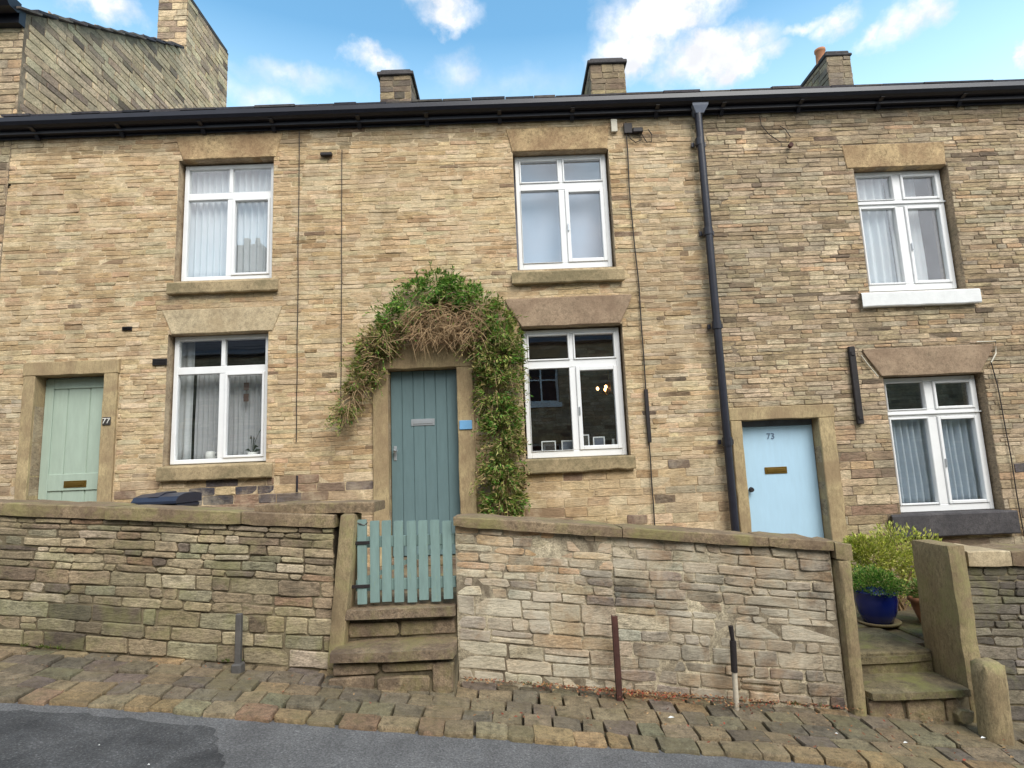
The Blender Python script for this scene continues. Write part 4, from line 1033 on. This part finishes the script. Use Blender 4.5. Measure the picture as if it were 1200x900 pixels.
m.prismx(pr, bx - .20, bx + .20); m.prismx([(by - .19, 1.475), (by - .07, 1.512), (by + .10, 1.518), (by + .14, 1.49)], bx - .07, bx + .02); m.build('lid', M['bin'], r)
m = MB(); m.tube([(bx - .14, by + .24, 1.45), (bx + .14, by + .24, 1.45)], .012, 8); m.build('handle', M['bin'], r)
for s_ in (-1, 1):
    m = MB(); m.tube([(bx + s_ * .155, by + .15, .70), (bx + s_ * .19, by + .15, .70)], .078, 20); m.build('wheel', M['rubber'], r)

# --------------------------------------------------- foliage
def leaf(mb, p, L, W, col, d=None):
    a = Vector((U(-1, 1), U(-1, 1), U(-1, 1))).normalized() if d is None else d.normalized()
    s = a.cross(Vector((U(-1, 1), U(-1, 1), U(-1, 1)))).normalized(); nrm = a.cross(s)
    p = Vector(p); tip = p + a * L - nrm * L * .18; m1 = p + a * L * .45
    mb.add([p, m1 + s * W * .5 + nrm * W * .15, tip, m1 - s * W * .5 + nrm * W * .15], [(0, 1, 2), (0, 2, 3)], col)
GR = [lin(c) for c in ((96, 142, 52), (120, 158, 64), (74, 116, 46), (144, 172, 84))]
OL = [lin(c) for c in ((156, 156, 84), (134, 142, 72), (178, 170, 108), (112, 124, 60), (166, 148, 100))]
BR = [lin(c) for c in ((176, 140, 108), (150, 116, 90), (190, 158, 126), (130, 102, 78), (164, 140, 106))]
r = empty('climbing_plant', (-.12, 6.35, .64), 'green and brown climbing plant arching over the teal door', 'plant')
# (x, z, radius, kind) along the arch; kinds: g green, o olive, b brown
blobs = [(-1.77, 2.22, .075, 'o'), (-1.73, 2.38, .12, 'o'), (-1.62, 2.60, .16, 'o'), (-1.52, 2.76, .17, 'o'), (-1.46, 2.95, .19, 'ob'), (-1.33, 3.10, .20, 'ob'), (-1.24, 3.28, .18, 'g'), (-1.08, 3.42, .21, 'g'),
         (-.95, 3.58, .19, 'g'), (-.76, 3.64, .20, 'g'), (-.58, 3.58, .20, 'g'), (-.40, 3.50, .20, 'g'), (-.24, 3.38, .20, 'go'), (-.10, 3.22, .19, 'go'), (-.02, 3.04, .20, 'go'),
         (-1.0, 3.20, .20, 'b'), (-.80, 3.27, .22, 'b'), (-.58, 3.25, .23, 'b'), (-.40, 3.12, .21, 'b'), (-.24, 3.0, .19, 'ob'), (-.96, 3.05, .12, 'b'), (-.66, 3.06, .13, 'b'),
         (-.04, 2.84, .23, 'go'), (-.18, 2.80, .20, 'o'), (-.07, 2.62, .24, 'o'), (-.11, 2.43, .24, 'go'), (-.08, 2.24, .22, 'go'), (-.11, 2.04, .22, 'go'), (-.08, 1.85, .23, 'o'),
         (-.12, 1.66, .23, 'go'), (-.09, 1.46, .23, 'o'), (-.10, 1.27, .23, 'go'), (-.11, 1.08, .20, 'o'), (-.10, .88, .17, 'o')]
gm, om, tm = MB(), MB(), MB()
for (x, z, rad, kind) in blobs:
    n = int(860 * (rad / .2) ** 2 * (.42 if kind == 'b' else 1))
    for _ in range(n):
        # clustered on short sprays that fan outward from the wall
        a = U(0, 6.283); q = rad * math.sqrt(R()) * (1.22 if R() < .12 else 1)
        px, pz = x + q * math.cos(a), z + q * math.sin(a) * (1 if kind != 'o' else 1.05)
        dep = (1 - min(1, q / rad) ** 2) * .24 + .03
        cl = 1.3 * noise.noise(Vector((px * 5.5, pz * 5.5, 3))) + .5 * noise.noise(Vector((px * 15, pz * 15, 9)))
        if cl < -.10 and R() < .86: continue
        py = 6.47 - dep * (.35 + .65 * R()) * (1 + .5 * cl)
        k = R()
        if kind == 'g': col = random.choice(GR if k < .86 else OL)
        elif kind == 'go': col = random.choice(GR if k < .42 else OL)
        elif kind == 'o': col = random.choice(OL if k < .66 else (BR if k < .78 else GR))
        elif kind == 'ob': col = random.choice(OL if k < .6 else (BR if k < .85 else GR))
        else: col = random.choice(BR if k < .92 else OL)
        kk = U(.7, 1.25); col = tuple(c * kk for c in col)
        out = Vector((math.cos(a) * .8, -U(.2, 1.2), math.sin(a) * .6 + U(-.5, .4)))
        target = gm if col[1] > col[0] * 1.02 else om
        if kind == 'b': leaf(target, (px, py, pz), U(.035, .07), U(.007, .014), col, out + Vector((U(-1, 1), 0, U(-1, .5))))
        else: leaf(target, (px, py, pz), U(.03, .08), U(.012, .026), col, out + Vector((U(-.6, .6), U(-.4, .4), U(-.6, .6))))
for _ in range(300):                       # stray shoots carrying their own leaves
    (x, z, rad, kind) = random.choice([b_ for b_ in blobs if b_[3] != 'b'])
    a = U(0, 6.283); p = Vector((x + rad * .8 * math.cos(a), U(6.20, 6.40), z + rad * .8 * math.sin(a)))
    d = Vector((math.cos(a) + U(-.4, .4), -U(.1, .8), math.sin(a) * .7 + U(-.8, .5))).normalized(); L = U(.06, .20)
    pal = GR if kind == 'g' or R() < .3 else OL; pts = []
    for k in range(8):
        t = k / 7; q = p + d * L * t + Vector((0, 0, -.10 * L * t * t * 5)); pts.append(q); kk = U(.75, 1.25); col = tuple(c * kk for c in random.choice(pal))
        leaf(gm if col[1] > col[0] * 1.02 else om, q, U(.03, .06), U(.010, .020), col, d + Vector((U(-1, 1), U(-1, .3), U(-1, 1))))
    tm.tube(pts, [.003] * 4 + [.002] * 4, 4, caps=False)
gm.build('green_leaves', M['leaf'], r, 'fresh green leaves'); om.build('faded_leaves', M['leaf'], r, 'olive and brown dried leaves')
path = [(-.05, 6.44, .64), (-.08, 6.43, 1.2), (-.05, 6.42, 1.9), (-.10, 6.42, 2.5), (-.06, 6.41, 3.0), (-.28, 6.40, 3.32), (-.66, 6.38, 3.46), (-1.06, 6.40, 3.30), (-1.36, 6.42, 3.02), (-1.58, 6.43, 2.66), (-1.76, 6.44, 2.2)]
for s_ in range(7):
    ox, oy = U(-.06, .06), U(-.04, .03)
    tm.tube([(x + ox + U(-.04, .04), y + oy, z + U(-.04, .04)) for x, y, z in path], [.016 - .0011 * i for i in range(len(path))], 6)
for _ in range(650):                       # thin dead twigs hanging out of the underside and left end
    if R() < .86: x, z = U(-1.05, -.25), U(3.0, 3.38)
    else:
        t = R(); x, z = -1.78 + .5 * t, 2.2 + .95 * t + U(-.08, .08)
    y = U(6.17, 6.42); p = Vector((x, y, z)); d = Vector((U(-1, 1), U(-.8, .1), U(-1, .45))).normalized(); L = U(.08, .24)
    q = [p, p + d * L * .5 + Vector((0, 0, U(-.02, .02))), p + d * L + Vector((0, 0, -.03))]
    tm.tube(q, [.0038, .003, .0018], 4, caps=False)
for _ in range(9):
    x = U(-1.80, -1.66); tm.tube([(x, 6.40, 2.2), (x + U(-.05, .04), 6.36, 2.12), (x + U(-.07, .09), 6.36, 2.03 + U(0, .05))], [.003, .003, .0015], 4, caps=False)
tm.build('stems', M['bark'], r)

# blue pot with a green mound, terracotta pot, yellow-green shrub
px, py, pz = 3.235, 5.5, .105
r = empty('potted_plant', (px, py, pz), 'bright green mound growing in a cobalt blue glazed pot', 'potted plant')
m = MB(); m.lathe(px, py, [(0, pz + .01), (.10, pz), (.115, pz + .01), (.155, pz + .10), (.172, pz + .20), (.170, pz + .255), (.182, pz + .27), (.182, pz + .285), (.168, pz + .285), (.158, pz + .26), (0, pz + .25)], 36); m.build('pot', M['cobalt'], r)
m = MB(); m.lathe(px, py, [(0, pz - .001), (.17, pz - .001), (.18, pz + .02), (.165, pz + .022), (.12, pz + .008)], 32); m.build('saucer', M['post'], r)
m = MB(); G2 = [lin(c) for c in ((84, 128, 44), (104, 146, 56), (70, 108, 40), (128, 156, 70), (150, 156, 88))]
for _ in range(3200):
    a, b_ = U(0, 6.283), math.acos(U(0, 1)); rr = .225 * (.45 + .55 * R() ** .5) * (1 + .45 * noise.noise(Vector((a * 1.5, b_ * 3, 1)))); 
    d = Vector((math.sin(b_) * math.cos(a), math.sin(b_) * math.sin(a), math.cos(b_) * .85)); kk = U(.7, 1.2)
    leaf(m, Vector((px, py, pz + .27)) + d * rr, U(.02, .035), U(.008, .014), tuple(c * kk for c in random.choice(G2)), d + Vector((U(-.5, .5), U(-.5, .5), U(-.2, .5))))
m.build('foliage', M['leaf'], r)
px, py, pz = 3.66, 5.40, .105
r = empty('potted_plant', (px, py, pz), 'small leafy plant in a terracotta pot half hidden by the stone slab', 'potted plant')
m = MB(); m.lathe(px, py, [(0, pz), (.10, pz), (.135, pz + .10), (.16, pz + .19), (.175, pz + .19), (.175, pz + .23), (.15, pz + .23), (.14, pz + .2), (0, pz + .19)], 28); m.build('pot', M['terracotta'], r)
m = MB()
for _ in range(700):
    d = Vector((U(-1, 1), U(-1, 1), U(0, 1))).normalized(); kk = U(.7, 1.2)
    leaf(m, Vector((px, py, pz + .22)) + d * .16 * R() ** .4, U(.03, .05), U(.014, .02), tuple(c * kk for c in random.choice([lin((120, 150, 70)), lin((96, 128, 56)), lin((150, 150, 90))])), d)
m.build('foliage', M['leaf'], r)
sx, sy = 3.74, 5.98
r = empty('shrub', (sx, sy, .08), 'yellow green variegated shrub behind the blue flower pot', 'shrub')
m = MB(); Yg = [lin(c) for c in ((204, 206, 96), (176, 186, 78), (220, 216, 130), (144, 160, 62), (164, 164, 92))]
for _ in range(8500):
    bx_, bz_, br_ = random.choice([(-.32, .68, .13), (-.18, .62, .18), (.05, .66, .26), (.25, .60, .26), (-.1, .50, .28), (.15, .40, .28), (.38, .5, .24), (-.30, .58, .22)])
    d = Vector((U(-1, 1), U(-1, 1), U(-1, 1))).normalized(); q = br_ * R() ** .45
    p = Vector((sx + bx_, sy, bz_)) + Vector((d.x * q, d.y * q * .9, d.z * q)); 
    if noise.noise(p * 8) < -.25: continue
    kk = U(.65, 1.2); leaf(m, p, U(.025, .045), U(.012, .02), tuple(c * kk for c in random.choice(Yg)), d + Vector((0, 0, .4)))
m.build('foliage', M['leaf'], r)
m = MB()
for _ in range(14):
    a = U(0, 6.28); tx, tz = U(-.4, .4), U(.4, .75); m.tube([(sx + U(-.04, .04), sy + U(-.04, .04), .08), (sx + tx * .5, sy + U(-.1, .1), tz * .6), (sx + tx, sy + U(-.15, .15), tz)], [.010, .007, .003], 5)
m.build('branches', M['bark'], r)

# fallen leaves on the pavement
m = MB(); LC_ = [lin(c) for c in ((140, 92, 60), (118, 76, 54), (160, 116, 76), (104, 66, 48), (176, 140, 96), (150, 70, 50))]
def litter(n, xf, yf, s=(.02, .045)):
    for _ in range(n):
        x, y = xf(), yf(); z = gz(x, y) + .052 + U(0, .008); a = U(0, 6.28); L = U(*s); W = L * U(.4, .7)
        c, s_ = math.cos(a), math.sin(a); k = U(.6, 1.2)
        pts = [(-L / 2, 0, 0), (0, -W / 2, U(0, .008)), (L / 2, 0, U(0, .012)), (0, W / 2, U(0, .008))]
        m.add([(x + p[0] * c - p[1] * s_, y + p[0] * s_ + p[1] * c, z + p[2]) for p in pts], [(0, 1, 2), (0, 2, 3)], tuple(v * k for v in random.choice(LC_)))
litter(520, lambda: random.gauss(.75, .28), lambda: 4.43 - abs(random.gauss(0, .06)), (.015, .032))
litter(450, lambda: U(-.4, 2.4), lambda: 4.43 - abs(random.gauss(0, .035)), (.012, .03))
litter(200, lambda: U(-.3, 3.2), lambda: U(3.76, 4.40), (.012, .03))
litter(70, lambda: U(-4.5, -.3), lambda: U(3.76, 4.40), (.012, .026))
litter(90, lambda: random.gauss(1.5, .12), lambda: 4.32 + random.gauss(0, .04), (.012, .03))
tag(m.build('fallen_leaves', M['litter']), 'brown fallen leaves gathered at the foot of the wall', 'leaves', kind='stuff')
m = MB()
for (x, y, s_) in ((.97, 4.05, .022), (3.0, 4.1, .018), (-2.2, 3.3, .006), (-1.85, 3.15, .007), (2.4, 3.95, .015), (2.0, 4.0, .012)):
    z = (gz(x, y) + .055) if y > 3.73 else st(x) + .012
    m.add([(x - s_, y, z), (x, y - s_ * .6, z + .004), (x + s_, y + .002, z), (x, y + s_ * .6, z + .006)], [(0, 1, 2), (0, 2, 3)], (.75, .74, .70))
tag(m.build('pale_litter', M['litter']), 'tiny pale scraps and grit lying on the road and setts', 'litter', kind='stuff')
# moss and small weeds in the wall foot
m = MB()
for _ in range(90):
    x = U(-6, 6); y = 4.44; z = gz(x, y) + .04
    if -1.3 < x < -.43 or 2.4 < x < 3.3: continue
    if noise.noise(Vector((x * 2.2, 0, 5))) < .05: continue
    for _ in range(14): leaf(m, (x + U(-.03, .03), y + U(-.03, .0), z), U(.015, .04), U(.004, .009), tuple(c * U(.8, 1.3) for c in lin((92, 104, 46))), Vector((U(-.6, .6), U(-.8, .1), 1)))
tag(m.build('weeds', M['leaf']), 'small green weeds growing where the walls meet the setts', 'weeds', kind='stuff')

# --------------------------------------------------- the terrace across the street, seen mirrored in the glass
op = empty('opposite_terrace', (1, -4.6, .1), 'stone terrace across the street, seen only mirrored in the window glass', 'house')
ow = MB(); YO = -4.6
oh = [(.55, 1.55, 3.55, 4.95), (-3.9, -2.9, 3.55, 4.95), (5.0, 6.0, 3.55, 4.95), (.55, 1.55, .9, 2.3), (-3.9, -2.9, .9, 2.3), (5, 6, .9, 2.3), (2.6, 3.4, 0, 2.1), (-1.6, -.8, 0, 2.1)]
holes_wall(ow, -18, 20, -2, 5.35, oh, YO, YO - .35, 0, 0)
for r_ in range(70):
    z0 = -1.6 + r_ * .1; x = -12 + U(0, .2)
    if z0 + .1 > 5.35: break
    while x < 15:
        L = U(.22, .5); rects = [(x, x + L, z0, z0 + .1)]
        for h in oh: rects = subtract(rects, (h[0] - .01, h[1] + .01, h[2] - .16, h[3] + .22))
        for (a, b, c, d) in rects:
            if b - a > .03 and d - c > .03: stone(ow, a + .005, b - .005, c + .005, d - .005, lambda u, v, h: (u, YO + h, v), U(.004, .016), pick(GREY, .14), mat=1)
        x += L
ow.build('wall', [M['mortar_dark'], M['wall_grey']], op)
for h in oh:
    if h[2] == 0:
        d = MB(); d.box(h[0], h[1], YO - .14, YO - .1, 0, h[3]); d.build('door', M['iron'], op); continue
    f = MB(); a, b, c, d_ = h; y0, y1 = YO - .16, YO - .10
    for q in ((a, a + .06, c, d_), (b - .06, b, c, d_), (a + .06, b - .06, c, c + .07), (a + .06, b - .06, d_ - .06, d_), ((a + b) / 2 - .025, (a + b) / 2 + .025, c + .07, d_ - .06)): f.box(q[0], q[1], y0, y1, q[2], q[3])
    f.box(a + .061, (a + b) / 2 - .026, y0, y1 - .01, (c + d_) / 2 - .02, (c + d_) / 2 + .02); f.box((a + b) / 2 + .026, b - .061, y0, y1 - .01, (c + d_) / 2 - .02, (c + d_) / 2 + .02)
    wo = f.build('window', M['white'], op)
    g = MB(); g.box(a + .05, b - .05, YO - .15, YO - .14, c + .06, d_ - .05); g.build('pane', M['iron'], wo)
    s_ = MB(); s_.box(a - .08, b + .08, YO - .2, YO + .06, c - .15, c - .002); s_.build('sill', M['white_sill'], op)
    l_ = MB(); l_.box(a - .1, b + .1, YO - .2, YO + .02, d_ + .002, d_ + .22); l_.build('lintel', M['dressed'], op)
rf = MB()
for r_ in range(14):
    s0 = r_ * .3; 
    def P(s_, t): return (YO + .15 - s_ * math.cos(.5), 5.45 + s_ * math.sin(.5) + t)
    rf.prismx([P(s0, .02), P(s0 + .36, 0), P(s0 + .36, .03), P(s0, .05)], -18, 20, pick([((84, 80, 82), 1)], .2))
rf.prismx([(YO + .1, 5.36), (YO - 3.6, 5.36 + 2.0), (YO - 7.3, 5.36), (YO - 7.3, 5.34), (YO, 5.34)], -18, 20, (.08, .08, .085))
rf.build('roof', M['slate'], op)
gg = MB(); gg.box(-18, 20, YO + .12, YO + .26, 5.40, 5.52); gg.build('gutter', M['hopper'], op)
for cx_, ct in ((-10.0, 10.2), (-.6, 7.9), (6.4, 7.9)):
    s_ = MB(); s_.box(cx_, cx_ + .9, YO - 4, YO - 3.3, 6.4, ct); s_.box(cx_ - .06, cx_ + .96, YO - 4.06, YO - 3.24, ct + .001, ct + .12)
    for q_ in (.25, .65): s_.lathe(cx_ + q_, YO - 3.65, [(.12, ct + .13), (.1, ct + .5), (.08, ct + .5), (.08, ct + .15)], 12); s_.build('chimney', M['mortar_dark'], op)

# ------------------------------------------------------------------ sky, sun
SUN_EL, SUN_AZ = math.radians(46), math.radians(152)      # azimuth clockwise from +Y (north)
wd = bpy.data.worlds.new('World'); scene.world = wd; wd.use_nodes = True; nt = wd.node_tree
bg = nt.nodes['Background']; bg.inputs['Strength'].default_value = .115
sky = nt.nodes.new('ShaderNodeTexSky'); sky.sky_type = 'NISHITA'; sky.sun_disc = False; sky.sun_elevation = SUN_EL; sky.sun_rotation = SUN_AZ
sky.air_density = 1.3; sky.dust_density = .6; sky.ozone_density = 1.6
tc = nt.nodes.new('ShaderNodeTexCoord'); vec = tc.outputs['Generated']
def vm(op, a, b=None):
    n = nt.nodes.new('ShaderNodeVectorMath'); n.operation = op
    for i, v in enumerate((a, b)):
        if v is None: continue
        if isinstance(v, tuple): n.inputs[i].default_value = v
        else: nt.links.new(v, n.inputs[i])
    return n
def mt(op, a, b=None, c=None, cl=False):
    n = nt.nodes.new('ShaderNodeMath'); n.operation = op; n.use_clamp = cl
    for i, v in enumerate((a, b, c)):
        if v is None: continue
        if isinstance(v, (int, float)): n.inputs[i].default_value = v
        else: nt.links.new(v, n.inputs[i])
    return n.outputs[0]
nz = nt.nodes.new('ShaderNodeTexNoise'); nz.inputs['Scale'].default_value = 14; nz.inputs['Detail'].default_value = 7; nz.inputs['Roughness'].default_value = .62
nt.links.new(vec, nz.inputs['Vector'])
off = vm('SUBTRACT', nz.outputs['Color'], (.5, .5, .5)); off = vm('MULTIPLY', off.outputs[0], (.09, .09, .07))
pv = vm('ADD', vec, off.outputs[0])
fine = noise_n(nt, vec, 34, 7, .65)
CL = [(.232, .747, .623, .085, .036, 1.5), (.200, .778, .595, .060, .028, 1.4), (.305, .762, .571, .075, .032, 1.5), (.345, .76, .553, .055, .015, 1.1), (.267, .718, .642, .09, .034, 1.5),
      (-.064, .760, .647, .050, .017, 1.1), (-.075, .750, .657, .050, .016, 1.1), (-.174, .782, .598, .040, .018, 1.1), (-.288, .772, .566, .09, .016, .55), (-.058, .805, .590, .036, .024, .55),
      (.409, .711, .572, .034, .010, .9), (.445, .695, .564, .024, .016, 1.0), (.508, .676, .534, .030, .022, 1.1), (.528, .656, .540, .026, .020, 1.1), (.483, .694, .534, .013, .015, .9),
      (-.489, .648, .584, .05, .016, 1.1), (.624, .630, .462, .010, .013, 1.2), (-.341, .769, .541, .06, .02, .6), (.025, .818, .575, .13, .022, .25)]
acc = None
for (x, y, z, sx_, sz_, am) in CL:
    d = vm('SUBTRACT', pv.outputs[0], (x, y, z)); d = vm('MULTIPLY', d.outputs[0], (1 / sx_, .5 / sx_, 1 / sz_)); L = vm('LENGTH', d.outputs[0])
    f = mt('MULTIPLY_ADD', L.outputs['Value'], -1.0, 1.22, True); f = mt('MULTIPLY', f, am)
    acc = f if acc is None else mt('MAXIMUM', acc, f)
tex = mt('MULTIPLY_ADD', fine, 1.9, -.40, True)
dens = mt('MULTIPLY', acc, mt('MULTIPLY_ADD', tex, .9, .45)); dens = mt('MULTIPLY', dens, 1.05, cl=True)
# broken cloud cover in the half of the sky behind the viewer (added to soften light on the fronts; also mirrored in the glass)
sep = nt.nodes.new('ShaderNodeSeparateXYZ'); nt.links.new(vec, sep.inputs[0])
back = mt('MULTIPLY_ADD', sep.outputs['Y'], -3.0, -.3, True)
bn = noise_n(nt, vec, 2.2, 6, .55); bn = mt('MULTIPLY_ADD', bn, 3.5, -.9, True); bn = mt('MULTIPLY', bn, back); bn = mt('MULTIPLY', bn, .95)
dens = mt('MAXIMUM', dens, bn)
# pale moisture low in the sky
hz = mt('MULTIPLY_ADD', sep.outputs['Z'], -5.5, 3.45, True); hz = mt('MULTIPLY', hz, .50)
sk = mix(nt, 1.0, sky.outputs[0], (1.08, 1.58, 1.56), 'MULTIPLY')
sk = mix(nt, hz, sk, (6.2, 8.6, 9.8))
shade = ramp(nt, noise_n(nt, vec, 20, 5, .6), [(.35, .80), (.62, 1.0)])
ccol = mix(nt, mt('MULTIPLY_ADD', sep.outputs['Y'], 4.0, .5, True), (9.2, 9.0, 9.0), (6.2, 6.35, 6.7))  # unseen clouds behind the viewer kept brighter to light the house fronts
ccol = mix(nt, 1.0, ccol, shade, 'MULTIPLY')
cc = mix(nt, mt('POWER', dens, 1.25), sk, ccol)
nt.links.new(cc, bg.inputs['Color'])
sd = bpy.data.lights.new('sun', 'SUN'); sd.energy = 2.3; sd.angle = math.radians(35); sd.color = (1, .96, .91)
so = bpy.data.objects.new('sun', sd); C.objects.link(so)
dirv = Vector((math.sin(SUN_AZ) * math.cos(SUN_EL), math.cos(SUN_AZ) * math.cos(SUN_EL), math.sin(SUN_EL)))
so.rotation_euler = dirv.to_track_quat('Z', 'Y').to_euler(); so.location = (0, -3, 12)

# ------------------------------------------------------------------ camera
p_, r_, y_ = math.radians(8.18), math.radians(-2.332), math.radians(.4576)
F_ = Vector((math.sin(y_) * math.cos(p_), math.cos(y_) * math.cos(p_), math.sin(p_)))
Rt = Vector((math.cos(y_), -math.sin(y_), 0)); Up = Rt.cross(F_)
R2 = math.cos(r_) * Rt + math.sin(r_) * Up; U2 = -math.sin(r_) * Rt + math.cos(r_) * Up
cam = bpy.data.cameras.new('camera'); co = bpy.data.objects.new('camera', cam); C.objects.link(co)
cam.sensor_width = 36; cam.lens = 688.3 / 1200 * 36; cam.clip_start = .05; cam.clip_end = 2000
co.matrix_world = Matrix(((R2.x, U2.x, -F_.x, 0), (R2.y, U2.y, -F_.y, 0), (R2.z, U2.z, -F_.z, 1.6), (0, 0, 0, 1)))
scene.camera = co
scene.render.engine = 'CYCLES'
scene.view_settings.view_transform = 'Standard'; scene.view_settings.look = 'None'; scene.view_settings.gamma = 1
scene.view_settings.use_curve_mapping = False
scene.view_settings.exposure = 0.68
